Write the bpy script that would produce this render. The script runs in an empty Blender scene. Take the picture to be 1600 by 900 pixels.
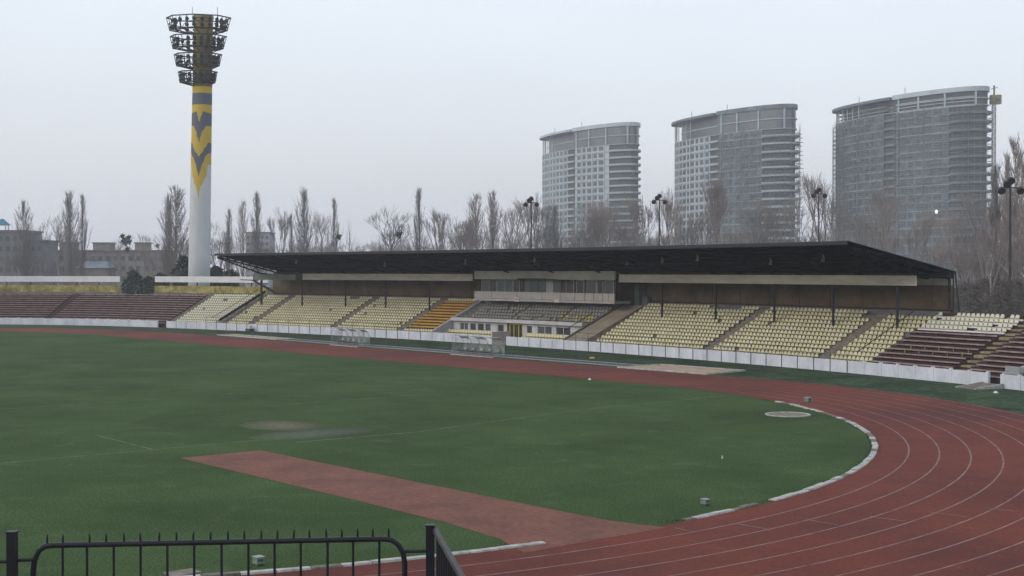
import bpy, math, random
from mathutils import Vector, Matrix
random.seed(7)
PI = math.pi
sin, cos, R_ = math.sin, math.cos, math.radians
S = bpy.context.scene
COL = S.collection

# ------------------------------------------------------------------ camera, world, sun, exposure
TH = 0.6971                      # angle between the camera heading and the long axis of the field
EYE = Vector((63.45, -28.51, 7.55))
FWD = Vector((-cos(TH), sin(TH), 0)); RGT = Vector((sin(TH), cos(TH), 0))
FPX = 2104.4
cd = bpy.data.cameras.new('camera'); cam = bpy.data.objects.new('camera', cd); COL.objects.link(cam)
cam.location = EYE
cam.rotation_euler = (PI / 2 - 0.0128, 0, PI / 2 - TH)
cd.sensor_width = 36; cd.lens = 36 * FPX / 1600
cd.clip_start = 0.1; cd.clip_end = 6000
S.camera = cam

SUN_EL, SUN_ROT = R_(28), R_(200)
W = bpy.data.worlds.new('World'); S.world = W; W.use_nodes = True
nt = W.node_tree; nt.nodes.clear(); N = nt.nodes; L = nt.links
out = N.new('ShaderNodeOutputWorld')
sky = N.new('ShaderNodeTexSky'); sky.sky_type = 'NISHITA'; sky.sun_disc = False
sky.sun_elevation = SUN_EL; sky.sun_rotation = SUN_ROT; sky.dust_density = 4; sky.air_density = 1
bg1 = N.new('ShaderNodeBackground'); bg1.inputs[1].default_value = 0.05
L.new(sky.outputs[0], bg1.inputs[0])
tc = N.new('ShaderNodeTexCoord'); sp = N.new('ShaderNodeSeparateXYZ'); L.new(tc.outputs['Generated'], sp.inputs[0])
rmp = N.new('ShaderNodeValToRGB'); L.new(sp.outputs[2], rmp.inputs[0])
el = rmp.color_ramp.elements
el[0].position = 0.0; el[0].color = (0.56, 0.575, 0.655, 1)
el[1].position = 1.0; el[1].color = (0.66, 0.70, 0.75, 1)
e = el.new(0.10); e.color = (0.62, 0.645, 0.695, 1)
e = el.new(0.22); e.color = (0.67, 0.71, 0.755, 1)
mp = N.new('ShaderNodeMapping'); mp.inputs['Scale'].default_value = (1.2, 1.2, 4)
L.new(tc.outputs['Generated'], mp.inputs[0])
nz = N.new('ShaderNodeTexNoise'); nz.inputs['Scale'].default_value = 1.6; nz.inputs['Detail'].default_value = 4
L.new(mp.outputs[0], nz.inputs['Vector'])
mr = N.new('ShaderNodeMapRange'); mr.inputs[1].default_value = .3; mr.inputs[2].default_value = .7
mr.inputs[3].default_value = .945; mr.inputs[4].default_value = 1.055; L.new(nz.outputs[0], mr.inputs[0])
bg2 = N.new('ShaderNodeBackground'); L.new(rmp.outputs[0], bg2.inputs[0])
ml = N.new('ShaderNodeMath'); ml.operation = 'MULTIPLY'; ml.inputs[1].default_value = 1.16
L.new(mr.outputs[0], ml.inputs[0]); L.new(ml.outputs[0], bg2.inputs[1])
ad = N.new('ShaderNodeAddShader'); L.new(bg1.outputs[0], ad.inputs[0]); L.new(bg2.outputs[0], ad.inputs[1])
L.new(ad.outputs[0], out.inputs[0])

sd = bpy.data.lights.new('sun', 'SUN'); sd.energy = 0.5; sd.angle = R_(25); sd.color = (1, .96, .92)
sun = bpy.data.objects.new('sun', sd); COL.objects.link(sun)
sdir = Vector((sin(SUN_ROT) * cos(SUN_EL), cos(SUN_ROT) * cos(SUN_EL), sin(SUN_EL)))
sun.rotation_euler = sdir.to_track_quat('Z', 'Y').to_euler()
S.view_settings.view_transform = 'Standard'; S.view_settings.look = 'None'
S.view_settings.exposure = 0.0; S.view_settings.gamma = 1.0
S.cycles.max_bounces = 5; S.cycles.transparent_max_bounces = 24; S.cycles.volume_bounces = 0

# ------------------------------------------------------------------ materials
def mat(name, col, rough=.8, var=.18, scale=1.0, col2=None, bump=0.0, detail=5, metal=0.0, emit=0, stretch=None, spec=.3, fine=None):
    """procedural: colour broken up by two octave groups of noise (dirt), optional second colour and bump"""
    m = bpy.data.materials.new(name); m.use_nodes = True
    nt = m.node_tree; N = nt.nodes; L = nt.links
    b = N['Principled BSDF']; b.inputs['Roughness'].default_value = rough; b.inputs['Metallic'].default_value = metal
    b.inputs['Specular IOR Level'].default_value = spec
    tc = N.new('ShaderNodeTexCoord'); src = tc.outputs['Object']
    if stretch:
        mp = N.new('ShaderNodeMapping'); mp.inputs['Scale'].default_value = stretch; L.new(src, mp.inputs[0]); src = mp.outputs[0]
    nz = N.new('ShaderNodeTexNoise'); nz.inputs['Scale'].default_value = scale; nz.inputs['Detail'].default_value = detail
    nz.inputs['Roughness'].default_value = .65; L.new(src, nz.inputs['Vector'])
    r = N.new('ShaderNodeValToRGB'); L.new(nz.outputs[0], r.inputs[0])
    c2 = col2 or tuple(c * (1 - var * 1.6) for c in col)
    c1 = tuple(min(1, c * (1 + var * .6)) for c in col)
    r.color_ramp.elements[0].position = .3; r.color_ramp.elements[0].color = (*c2, 1)
    r.color_ramp.elements[1].position = .66; r.color_ramp.elements[1].color = (*c1, 1)
    cout = r.outputs[0]
    if fine:
        n2 = N.new('ShaderNodeTexNoise'); n2.inputs['Scale'].default_value = fine[0]; n2.inputs['Detail'].default_value = 3
        L.new(src, n2.inputs['Vector'])
        mr = N.new('ShaderNodeMapRange'); mr.inputs[1].default_value = .3; mr.inputs[2].default_value = .7
        mr.inputs[3].default_value = 1 - fine[1]; mr.inputs[4].default_value = 1 + fine[1]; L.new(n2.outputs[0], mr.inputs[0])
        mx = N.new('ShaderNodeMix'); mx.data_type = 'RGBA'; mx.blend_type = 'MULTIPLY'; mx.inputs[0].default_value = 1
        L.new(cout, mx.inputs[6]); L.new(mr.outputs[0], mx.inputs[7]); cout = mx.outputs[2]
    L.new(cout, b.inputs['Base Color'])
    if bump:
        bp = N.new('ShaderNodeBump'); bp.inputs['Strength'].default_value = bump; bp.inputs['Distance'].default_value = .05
        L.new(nz.outputs[0], bp.inputs['Height']); L.new(bp.outputs[0], b.inputs['Normal'])
    if emit:
        b.inputs['Emission Color'].default_value = (*col, 1); b.inputs['Emission Strength'].default_value = emit
    return m

def worn(name, under, col, keep=.5, scale=3.0, soft=.12, rad=None, fine=(6, .3), seam=.0):
    """paint or bare earth rubbed away to the surface below, by noise (and by distance from the patch centre)"""
    m = mat(name, under, .92, .3, .11, fine=fine, spec=.15)
    nt = m.node_tree; N = nt.nodes; L = nt.links; b = N['Principled BSDF']; base = b.inputs['Base Color'].links[0].from_socket
    tc = N.new('ShaderNodeTexCoord'); nz = N.new('ShaderNodeTexNoise'); nz.inputs['Scale'].default_value = scale
    nz.inputs['Detail'].default_value = 6; nz.inputs['Roughness'].default_value = .7; L.new(tc.outputs['Object'], nz.inputs['Vector'])
    mr = N.new('ShaderNodeMapRange'); mr.inputs[1].default_value = 1 - keep - soft; mr.inputs[2].default_value = 1 - keep + soft
    L.new(nz.outputs[0], mr.inputs[0]); f = mr.outputs[0]
    if rad:
        mp = N.new('ShaderNodeMapping'); mp.inputs['Scale'].default_value = (1/rad[0], 1/rad[1], 0); L.new(tc.outputs['Object'], mp.inputs[0])
        ln = N.new('ShaderNodeVectorMath'); ln.operation = 'LENGTH'; L.new(mp.outputs[0], ln.inputs[0])
        m2 = N.new('ShaderNodeMapRange'); m2.inputs[1].default_value = 1; m2.inputs[2].default_value = .25; L.new(ln.outputs['Value'], m2.inputs[0])
        mm = N.new('ShaderNodeMath'); mm.operation = 'MULTIPLY'; L.new(f, mm.inputs[0]); L.new(m2.outputs[0], mm.inputs[1]); f = mm.outputs[0]
    mx = N.new('ShaderNodeMix'); mx.data_type = 'RGBA'; L.new(f, mx.inputs[0]); L.new(base, mx.inputs[6]); mx.inputs[7].default_value = (*col, 1)
    L.new(mx.outputs[2], b.inputs['Base Color']); return m
def net_mat(name, col, keep, scale, soft):
    """open mesh netting: real holes"""
    m = mat(name, col, .9, .15, 2.0)
    nt = m.node_tree; N = nt.nodes; L = nt.links; b = N['Principled BSDF']
    tc = N.new('ShaderNodeTexCoord'); nz = N.new('ShaderNodeTexNoise'); nz.inputs['Scale'].default_value = scale
    L.new(tc.outputs['Object'], nz.inputs['Vector'])
    mr = N.new('ShaderNodeMapRange'); mr.inputs[1].default_value = 1 - keep - soft; mr.inputs[2].default_value = 1 - keep + soft
    L.new(nz.outputs[0], mr.inputs[0]); L.new(mr.outputs[0], b.inputs['Alpha'])
    return m

M = {}
M['apron'] = mat('apron_grass_mat', (.040, .064, .034), .95, .3, .30, col2=(.013, .024, .014), bump=.4, detail=9, fine=(3, .5), spec=.05)
GRASS = (.043, .068, .029)
M['infield'] = mat('infield_grass_mat', (.049, .079, .032), .95, .3, .13, col2=(.029, .053, .020), bump=.15, detail=12, fine=(14, .5), spec=.03)
def frost(m, col, scale, lo_, hi_, amt):
    # thin pale wash of old frost and dry blades in broken patches
    nt = m.node_tree; N = nt.nodes; L = nt.links; b = N['Principled BSDF']; base = b.inputs['Base Color'].links[0].from_socket
    tc = N.new('ShaderNodeTexCoord'); n1 = N.new('ShaderNodeTexNoise'); n1.inputs['Scale'].default_value = scale; n1.inputs['Detail'].default_value = 9; n1.inputs['Roughness'].default_value = .75
    L.new(tc.outputs['Object'], n1.inputs['Vector'])
    mr = N.new('ShaderNodeMapRange'); mr.inputs[1].default_value = lo_; mr.inputs[2].default_value = hi_; mr.inputs[4].default_value = amt; L.new(n1.outputs[0], mr.inputs[0])
    mx = N.new('ShaderNodeMix'); mx.data_type = 'RGBA'; L.new(mr.outputs[0], mx.inputs[0]); L.new(base, mx.inputs[6]); mx.inputs[7].default_value = (*col, 1)
    L.new(mx.outputs[2], b.inputs['Base Color'])
frost(M['infield'], (.12, .155, .12), .6, .54, .80, .45); frost(M['infield'], (.10, .085, .05), .9, .60, .80, .4); frost(M['apron'], (.12, .16, .14), .5, .5, .72, .6)
M['track'] = mat('track_mat', (.148, .038, .026), .9, .2, .10, col2=(.074, .024, .020), detail=12, fine=(7, .16), bump=.1, spec=.12)
frost(M['track'], (.055, .026, .026), .16, .5, .68, .6); frost(M['track'], (.25, .10, .075), .8, .60, .78, .5)
M['runway'] = mat('runway_mat', (.160, .062, .042), .9, .25, .5, col2=(.095, .040, .030), detail=8, fine=(5, .2))
M['lane'] = worn('lane_paint_mat', (.11, .04, .03), (.27, .21, .20), .56, 1.2, .25)
M['chalk'] = worn('chalk_line_mat', GRASS, (.19, .23, .19), .48, 1.2, .22)
M['bare'] = worn('bare_soil_mat', GRASS, (.16, .125, .085), .56, 2.6, .2, rad=(2.6, 1.9))
M['palebit'] = worn('pale_turf_mat', GRASS, (.10, .13, .10), .5, 2.2, .3, rad=(1.6, 3.2))
M['kerb'] = mat('kerb_mat', (.40, .40, .385), .8, .3, 2.5, bump=.15)
M['kerbd'] = mat('kerb_dirty_mat', (.16, .15, .12), .9, .4, 4, bump=.3)
M['white'] = mat('white_wall_mat', (.55, .58, .65), .75, .14, .8, fine=(5, .06), stretch=(1, 1, .5))
M['white2'] = mat('white_paint_mat', (.63, .64, .66), .6, .1, .8)
M['jointl'] = mat('panel_joint_mat', (.30, .31, .34), .9)
M['joint'] = mat('joint_mat', (.15, .15, .16), .9)
M['sand'] = mat('sand_mat', (.37, .29, .215), .95, .2, 1.2, bump=.3)
M['conc'] = mat('concrete_mat', (.24, .22, .185), .9, .25, 1.5, fine=(9, .15))
M['concd'] = mat('dark_concrete_mat', (.165, .155, .13), .95, .3, 1.2)
M['stairc'] = mat('stair_concrete_mat', (.19, .17, .14), .9, .3, 3)
M['cream'] = mat('cream_seat_mat', (.56, .53, .335), .5, .12, .5)
M['creamw'] = mat('unshaded_aged_seat_mat', (.60, .58, .46), .5, .12, .5)  # lack of roof shade put into a paler cream; also scattered aged seats
M['lemon'] = mat('lemon_seat_mat', (.66, .60, .30), .5, .1, .5)
M['orange'] = mat('orange_seat_mat', (.50, .27, .04), .55, .15, .6)
M['greyseat'] = mat('grey_seat_mat', (.25, .25, .235), .6, .25, 1.5)
M['yelseat'] = mat('yellow_seat_mat', (.42, .35, .07), .6)
M['maroon'] = mat('maroon_bench_mat', (.060, .026, .030), .7, .3, .7)
M['maroonl'] = mat('bench_edge_mat', (.30, .215, .205), .7, .3, 1.4)
M['maroond'] = mat('maroon_riser_mat', (.040, .020, .024), .85, .3, 1)
M['ochre'] = mat('ochre_paint_mat', (.31, .27, .095), .85, .4, .9, fine=(2, .2))
M['ystep'] = mat('yellow_step_mat', (.24, .21, .12), .85, .3, 2)
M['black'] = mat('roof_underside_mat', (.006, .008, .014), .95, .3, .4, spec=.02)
M['rooftop'] = mat('roof_top_mat', (.12, .13, .14), .7, .2, .3)
M['steel'] = mat('dark_steel_mat', (.022, .024, .03), .6, .2, 2)
M['fascia'] = mat('fascia_mat', (.45, .43, .37), .8, .16, .35, fine=(1.5, .1), stretch=(.5, .5, 2))
M['fascia2'] = mat('press_band_mat', (.33, .335, .30), .8, .16, .35, fine=(1.5, .1))
M['teal'] = mat('teal_panel_mat', (.14, .18, .17), .7, .2, .6)
M['brown'] = mat('brown_wall_mat', (.12, .088, .058), .9, .25, .45, fine=(3, .12))
M['brownj'] = mat('brown_joint_mat', (.06, .04, .03), .9)
M['tunnel'] = mat('tunnel_wall_mat', (.52, .48, .43), .9, .15, .8)
M['beige'] = mat('beige_ramp_mat', (.29, .255, .195), .9, .2, .8)
M['greyw'] = mat('grey_plaster_mat', (.46, .46, .47), .85, .12, .7)
M['balc'] = mat('balcony_mat', (.40, .38, .37), .85, .12, .7, fine=(3, .06))
M['redbrown'] = mat('redbrown_frame_mat', (.06, .030, .028), .7)
M['glass'] = mat('dark_glass_mat', (.035, .04, .045), .3, .2, .7, spec=.35)
M['glass2'] = mat('pale_glass_mat', (.07, .083, .088), .3, .2, .7, spec=.35)
M['yellow'] = mat('yellow_frame_mat', (.42, .34, .03), .6)
M['signw'] = mat('sign_white_mat', (.6, .5, .5), .6, .05)
M['signr'] = mat('sign_red_mat', (.45, .10, .10), .6, .05)
M['fence'] = mat('fence_mat', (.012, .014, .018), .45, .2, 8, bump=.1)
M['green'] = mat('box_green_mat', (.16, .22, .19), .6, .2, 4)
M['greend'] = mat('box_dark_mat', (.05, .07, .06), .7)
M['bark'] = mat('bark_mat', (.25, .24, .24), .95, .25, .6)
M['barkr'] = mat('red_twig_mat', (.28, .245, .24), .95, .25, .6)
M['barkd'] = mat('dark_bark_mat', (.12, .108, .105), .95, .25, .6)
M['ever'] = mat('evergreen_mat', (.045, .062, .052), .9, .4, .5)
M['scrub'] = mat('scrub_twig_mat', (.11, .095, .09), .95, .3, .6)
M['mistle'] = mat('mistletoe_mat', (.03, .045, .03), .9)
M['hrw'] = mat('tower_panel_mat', (.42, .49, .55), .7, .12, .12)
M['hrw2'] = mat('tower_concrete_mat', (.15, .19, .225), .85, .3, .15, fine=(1, .25))
M['hrslab'] = mat('tower_slab_mat', (.36, .425, .47), .8, .15, .2)
M['hrg'] = mat('tower_glass_mat', (.06, .085, .11), .3, .3, .1, spec=.5)
M['hrg2'] = mat('tower_glass_pale_mat', (.09, .11, .135), .3, .3, .1, spec=.5)
M['hrd'] = mat('tower_recess_mat', (.075, .08, .085), .9)
M['scaf'] = mat('scaffold_mat', (.22, .25, .27), .7, .3, .3)
M['plank'] = mat('scaffold_plank_mat', (.24, .275, .29), .9, .3, .2)
M['net'] = net_mat('green_net_mat', (.12, .17, .16), .5, 1.0, .3)
M['lamp'] = mat('lit_lamp_mat', (1, .97, .9), .5, 0, emit=2.5)
M['blockw'] = mat('block_wall_mat', (.24, .215, .21), .9, .15, .15, fine=(.6, .1))
M['blockhaze'] = mat('block_haze_mat', (.30, .30, .33), .9, .1, .2)  # distance haze put into the wall colour of the farthest block
M['blockd'] = mat('block_dark_mat', (.17, .17, .185), .9, .15, .2)
M['blockglass'] = mat('block_glass_mat', (.09, .095, .105), .4, .2, .2)
M['blue'] = mat('blue_dome_mat', (.05, .17, .28), .6)
M['shed'] = mat('shed_roof_mat', (.19, .23, .28), .7)
M['galv'] = mat('galvanised_mat', (.28, .30, .30), .5, .2, 3)
M['asph'] = mat('asphalt_mat', (.10, .10, .115), .9, .25, .8, fine=(6, .15))
M['bluestrip'] = mat('blue_strip_mat', (.055, .06, .10), .8, .3, 1)
M['acr'] = None

def acrylic():
    m = bpy.data.materials.new('acrylic_mat'); m.use_nodes = True
    N = m.node_tree.nodes; L = m.node_tree.links; b = N['Principled BSDF']
    b.inputs['Base Color'].default_value = (.45, .5, .5, 1); b.inputs['Roughness'].default_value = .25
    tc = N.new('ShaderNodeTexCoord'); nz = N.new('ShaderNodeTexNoise'); nz.inputs['Scale'].default_value = 1.3; nz.inputs['Detail'].default_value = 4
    L.new(tc.outputs['Object'], nz.inputs['Vector'])
    mr = N.new('ShaderNodeMapRange'); mr.inputs[1].default_value = .35; mr.inputs[2].default_value = .7
    mr.inputs[3].default_value = .06; mr.inputs[4].default_value = .30
    L.new(nz.outputs[0], mr.inputs[0]); L.new(mr.outputs[0], b.inputs['Alpha'])
    return m
M['acr'] = acrylic()

# ------------------------------------------------------------------ mesh helpers
class MB:
    def __init__(s): s.v = []; s.f = []
    def hexa(s, p):        # 8 points: bottom ring 0-3, top ring 4-7
        n = len(s.v); s.v += [tuple(q) for q in p]
        s.f += [(n, n+3, n+2, n+1), (n+4, n+5, n+6, n+7), (n, n+1, n+5, n+4), (n+1, n+2, n+6, n+5), (n+2, n+3, n+7, n+6), (n+3, n, n+4, n+7)]
        return s
    def box(s, x0, x1, y0, y1, z0, z1):
        return s.hexa([(x0,y0,z0),(x1,y0,z0),(x1,y1,z0),(x0,y1,z0),(x0,y0,z1),(x1,y0,z1),(x1,y1,z1),(x0,y1,z1)])
    def quad(s, a, b, c, d):
        n = len(s.v); s.v += [tuple(a), tuple(b), tuple(c), tuple(d)]; s.f.append((n, n+1, n+2, n+3)); return s
    def tube(s, pts, rad, n=6, cap=False):
        if not isinstance(rad, (list, tuple)): rad = [rad] * len(pts)
        pts = [Vector(p) for p in pts]; base = len(s.v)
        for i, p in enumerate(pts):
            d = (pts[min(i+1, len(pts)-1)] - pts[max(i-1, 0)])
            if d.length < 1e-9: d = Vector((0, 0, 1))
            d.normalize(); a = d.orthogonal().normalized(); b = d.cross(a)
            if i == 0: a0 = a
            else:
                a = (a0 - d * a0.dot(d)); a = a.normalized() if a.length > 1e-6 else d.orthogonal().normalized(); b = d.cross(a); a0 = a
            for k in range(n):
                t = 2 * PI * k / n; s.v.append(tuple(p + (a * cos(t) + b * sin(t)) * rad[i]))
        for i in range(len(pts) - 1):
            for k in range(n):
                q = base + i * n + k; q2 = base + i * n + (k + 1) % n
                s.f.append((q, q2, q2 + n, q + n))
        if cap:
            s.f.append(tuple(base + k for k in reversed(range(n)))); e_ = base + (len(pts) - 1) * n
            s.f.append(tuple(e_ + k for k in range(n)))
        return s
    def bar(s, a, b, w=.05, h=None):           # square bar between two points
        h = h or w; a = Vector(a); b = Vector(b); d = (b - a).normalized()
        u = d.cross(Vector((0, 0, 1)))
        u = u.normalized() if u.length > 1e-4 else Vector((1, 0, 0)); v = u.cross(d)
        u = u * w / 2; v = v * h / 2
        return s.hexa([a-u-v, a+u-v, a+u+v, a-u+v, b-u-v, b+u-v, b+u+v, b-u+v])
    def add(s, o, M4=None):
        n = len(s.v)
        s.v += [tuple(M4 @ Vector(v)) for v in o.v] if M4 else o.v
        s.f += [tuple(i + n for i in f) for f in o.f]; return s
    def mesh(s, name, m, org=(0, 0, 0)):
        me = bpy.data.meshes.new(name)
        ox, oy, oz = org
        me.from_pydata([(x-ox, y-oy, z-oz) for x, y, z in s.v], [], s.f)
        if m: me.materials.append(m)
        me.update(); return me
    def build(s, name, m, parent=None, smooth=False, **props):
        org = world_loc(parent) if parent else Vector((0, 0, 0))
        me = s.mesh(name, m, org)
        if smooth:
            for p in me.polygons: p.use_smooth = True
        o = bpy.data.objects.new(name, me); COL.objects.link(o); o.parent = parent
        for k, v in props.items(): o[k] = v
        return o

def world_loc(o):
    v = Vector((0, 0, 0))
    while o: v = v + o.location; o = o.parent
    return v

def thing(name, label, cat, loc=(0, 0, 0), group=None, rz=0):
    o = bpy.data.objects.new(name, None); COL.objects.link(o); o.location = loc; o.rotation_euler = (0, 0, rz)
    o.empty_display_size = .3
    o['label'] = label; o['category'] = cat
    if group: o['group'] = group
    return o
def tag(o, label, cat, group=None):
    o['label'] = label; o['category'] = cat
    if group: o['group'] = group
    return o
def recentre(o, p):
    p = Vector(p); o.data.transform(Matrix.Translation(-p)); o.location = p; return o
def inst(name, me, parent, M4):
    """a part that shares mesh data, placed by a world matrix"""
    o = bpy.data.objects.new(name, me); COL.objects.link(o); o.parent = parent
    o.matrix_local = Matrix.Translation(-world_loc(parent)) @ M4
    return o
def spot(px, dist, z=0.0):
    """a ground point by bearing and distance from the viewer's stand"""
    p = EYE + FWD * dist + RGT * ((px - 800) / FPX * dist); return Vector((p.x, p.y, z))
def hz(y, dist):  # height that is seen at row y from a given distance
    return 7.55 + (423 - y) / FPX * dist

# ------------------------------------------------------------------ the bowl: arc coordinates s (along), o (outward), z
XC, YC, RW = -41.5, -187.243, 245.79
DS = .5
def _march(sgn, lim, brk):
    pts = [(XC, YC + RW, 0.0)]; x, y, a = pts[0]; s = 0
    while s < lim:
        k = 1 / RW if s < brk else (1 / RW + (1 / 60 - 1 / RW) * min(1, (s - brk) / 4))
        a2 = a + k * DS / 2
        x += cos(a2) * DS; y -= sin(a2) * DS; a += k * DS; s += DS
        pts.append((x, y, a))
    return pts
_RT = _march(1, 130, 52); _LT = _march(-1, 170, 62)
def frame(s):
    t = _RT if s >= 0 else _LT; q = abs(s) / DS; i = min(int(q), len(t) - 2); f = q - i
    x, y, a = (t[i][j] * (1 - f) + t[i+1][j] * f for j in range(3))
    if s < 0: x = 2 * XC - x; a = -a
    return x, y, a         # a: clockwise heading; tangent (cos a,-sin a), outward normal (sin a, cos a)
def A(s, o, z=0.0):
    x, y, a = frame(s); return Vector((x + sin(a) * o, y + cos(a) * o, z))
def AM(s, o, z=0.0, rz=0):
    x, y, a = frame(s)
    return Matrix.Translation(A(s, o, z)) @ Matrix.Rotation(-a + rz, 4, 'Z')
def abox(mb, s0, s1, o0, o1, z0, z1, step=3.0, z0b=None, z1b=None):
    """curved box; z0b/z1b are the heights at o1 when they differ"""
    n = max(1, int(math.ceil(abs(s1 - s0) / step)))
    z0b = z0 if z0b is None else z0b; z1b = z1 if z1b is None else z1b
    b = len(mb.v)
    for i in range(n + 1):
        s = s0 + (s1 - s0) * i / n
        mb.v += [tuple(A(s, o0, z0)), tuple(A(s, o1, z0b)), tuple(A(s, o1, z1b)), tuple(A(s, o0, z1))]
    for i in range(n):
        q = b + 4 * i
        for k in range(4):
            mb.f.append((q + k, q + (k + 1) % 4, q + 4 + (k + 1) % 4, q + 4 + k))
    mb.f.append((b + 3, b + 2, b + 1, b)); e_ = b + 4 * n; mb.f.append((e_, e_ + 1, e_ + 2, e_ + 3))
    return mb

# ------------------------------------------------------------------ ground, track, field
RK, LS = 35.81, 87.2             # inner kerb radius, straight length; bend centres (0,0) and (-LS,0)
def sheet(name, mb, m, **k):
    o = mb.build(name, m); o['kind'] = 'structure'
    for a, b in k.items(): o[a] = b
    return o
g = MB(); GR = 1500
nseg = 48
for i in range(nseg): g.v.append((GR * cos(2*PI*i/nseg), GR * sin(2*PI*i/nseg), -.004))
g.f.append(tuple(range(nseg)))
sheet('ground', g, M['apron'])

def oval(rad, n=96):
    """closed loop at distance rad(t) ; t in 0..1 runs right bend, far straight, left bend, near straight"""
    pts = []
    f = rad if callable(rad) else (lambda th, part: rad)
    for i in range(n + 1): th = -PI/2 + PI*i/n; r = f(th, 0); pts.append((r*cos(th), r*sin(th)))
    for i in range(1, 30): pts.append((-LS*i/30, f(PI/2, 1)))
    for i in range(n + 1): th = PI/2 + PI*i/n; r = f(th, 2); pts.append((-LS + r*cos(th), r*sin(th)))
    for i in range(1, 30): pts.append((-LS + LS*i/30, -f(-PI/2, 3)))
    return pts
def ring(mb, a, b, z):
    n = len(a); q = len(mb.v); mb.v += [(x, y, z) for x, y in a] + [(x, y, z) for x, y in b]
    for i in range(n): j = (i + 1) % n; mb.f.append((q+i, q+n+i, q+n+j, q+j))
    return mb
def wout(th, part):
    if part == 1: return 45.0
    if part == 0: return 46.2 - 1.2 * max(0, min(1, (th - R_(45)) / R_(45)))
    if part == 2: return 45.0
    return 46.2
sheet('running_track', ring(MB(), oval(RK), oval(wout), .004), M['track'])
inf = MB(); lp = oval(RK - .02); inf.v = [(x, y, .002) for x, y in lp]; inf.f = [tuple(range(len(lp)))]
sheet('infield_grass', inf, M['infield'])

# lane lines: arcs of the near bend and the two straights, each line its own painted sheet
for k in range(8):
    r = RK + 1.25 + 1.22 * k; w = .031
    sheet('lane_line', ring(MB(), oval(r - w), oval(r + w), .008), M['lane'])
def unproj(px, py, z=0.0):
    x = (px - 800) / FPX; y = -(py - 450) / FPX; p = -0.0128
    d = RGT * x + FWD * (cos(p) - sin(p) * y); dz = sin(p) + cos(p) * y
    t = (z - EYE.z) / dz; q = EYE + d * t; return Vector((q.x, q.y, z))
# staggered start marks across lanes 1..6 of the bend (angles measured on the ground)
for k, (a, b) in enumerate([((1054,825),(1086,832)), ((1152,819),(1198,827)), ((1260,812.5),(1310,820.5)), ((1360,807.5),(1415,815)), ((1452,800.5),(1510,808)), ((1540,794),(1590,800))]):
    p = unproj(*a); q = unproj(*b); d = (q - p).normalized(); n_ = Vector((-d.y, d.x, 0)) * .03
    sheet('start_mark', MB().quad(*[v + Vector((0,0,.012)) for v in (p-n_, q-n_, q+n_, p+n_)]), M['lane'])
# javelin run-up on the infield, a little splayed where it meets the bend
rw = MB(); xs = [13.35, 20, 27, 31.5, 34.2, RK + .3]
lo = [-4.0, -4.05, -4.1, -4.2, -4.5, -5.2]; hi = [-.35, -.33, -.3, -.28, -.22, .3]
for x, a, b in zip(xs, lo, hi): rw.v += [(x, a, .010), (x, b, .010)]
for i in range(5): rw.f.append((2*i, 2*i+2, 2*i+3, 2*i+1))
sheet('javelin_runway', rw, M['runway'])
# faded pitch lines
def pline(a, b, w=.05):
    a = Vector((a[0], a[1], .006)); b = Vector((b[0], b[1], .006)); d = (b - a).normalized(); n_ = Vector((-d.y, d.x, 0)) * w
    sheet('pitch_line', MB().quad(a - n_, b - n_, b + n_, a + n_), M['chalk'])
pline((9.9, -30), (10.3, 2.6), .04); pline((12.0, 2.2), (12.35, 8.9)); pline((12.2, 8.9), (9.9, 21), .035); pline((9.9, 21), (9.4, 33.5), .03)
pline((3.84, -3.5), (10.2, -3.7), .03); pline((-10.5, -25), (-10.6, 6.5), .04); pline((-3, 8), (-2.9, 20), .035)
def blot(name, cx, cy, rx, ry, z, m, n=40, jag=.25):
    b = MB(); b.v.append((cx, cy, z))
    for i in range(n):
        t = 2*PI*i/n; k = 1 + random.uniform(-jag, jag); b.v.append((cx + rx*k*cos(t), cy + ry*k*sin(t), z))
    for i in range(n): b.f.append((0, 1+i, 1+(i+1) % n))
    return sheet(name, b, m)
recentre(blot('worn_turf', 6.0, 5.0, 2.6, 1.9, .010, M['bare'], jag=.05), (6.0, 5.0, 0))
recentre(blot('pale_turf', 9.8, 4.4, 1.6, 3.2, .008, M['palebit'], jag=.05), (9.8, 4.4, 0))

# kerb stones round the near bend, laid one by one
kerb = thing('kerb', 'broken line of white kerb stones edging the grass inside the red bend', 'kerb', (0, 0, 0))
rnd = random.Random(3)
def kerb_stone(th0, th1, dirty, straight=None):
    b = MB(); j = rnd.uniform(-.012, .012); h = rnd.uniform(.035, .07); t = rnd.uniform(-.012, .012)
    w0 = rnd.uniform(.25, .27)
    if straight is None:
        P = lambda r, a, z: (r*cos(a), r*sin(a), z)
        b.hexa([P(RK-w0+j, th0, 0), P(RK+j, th0, 0), P(RK+j+t, th1, 0), P(RK-w0+j+t, th1, 0), P(RK-w0+j+.015, th0, h), P(RK+j-.015, th0, h+t), P(RK+j+t-.015, th1, h), P(RK-w0+j+t+.015, th1, h)])
    else:
        x0, x1 = straight
        b.hexa([(x0, -RK-j, 0), (x1, -RK-j-t, 0), (x1, -RK-j-t+w0, 0), (x0, -RK-j+w0, 0), (x0, -RK-j+.015, h), (x1, -RK-j-t+.015, h), (x1, -RK-j-t+w0-.015, h), (x0, -RK-j+w0-.015, h)])
    b.build('kerb_stone', M['kerbd'] if dirty else M['kerb'], kerb)
dth = .92 / RK
a0 = R_(-90)
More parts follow.
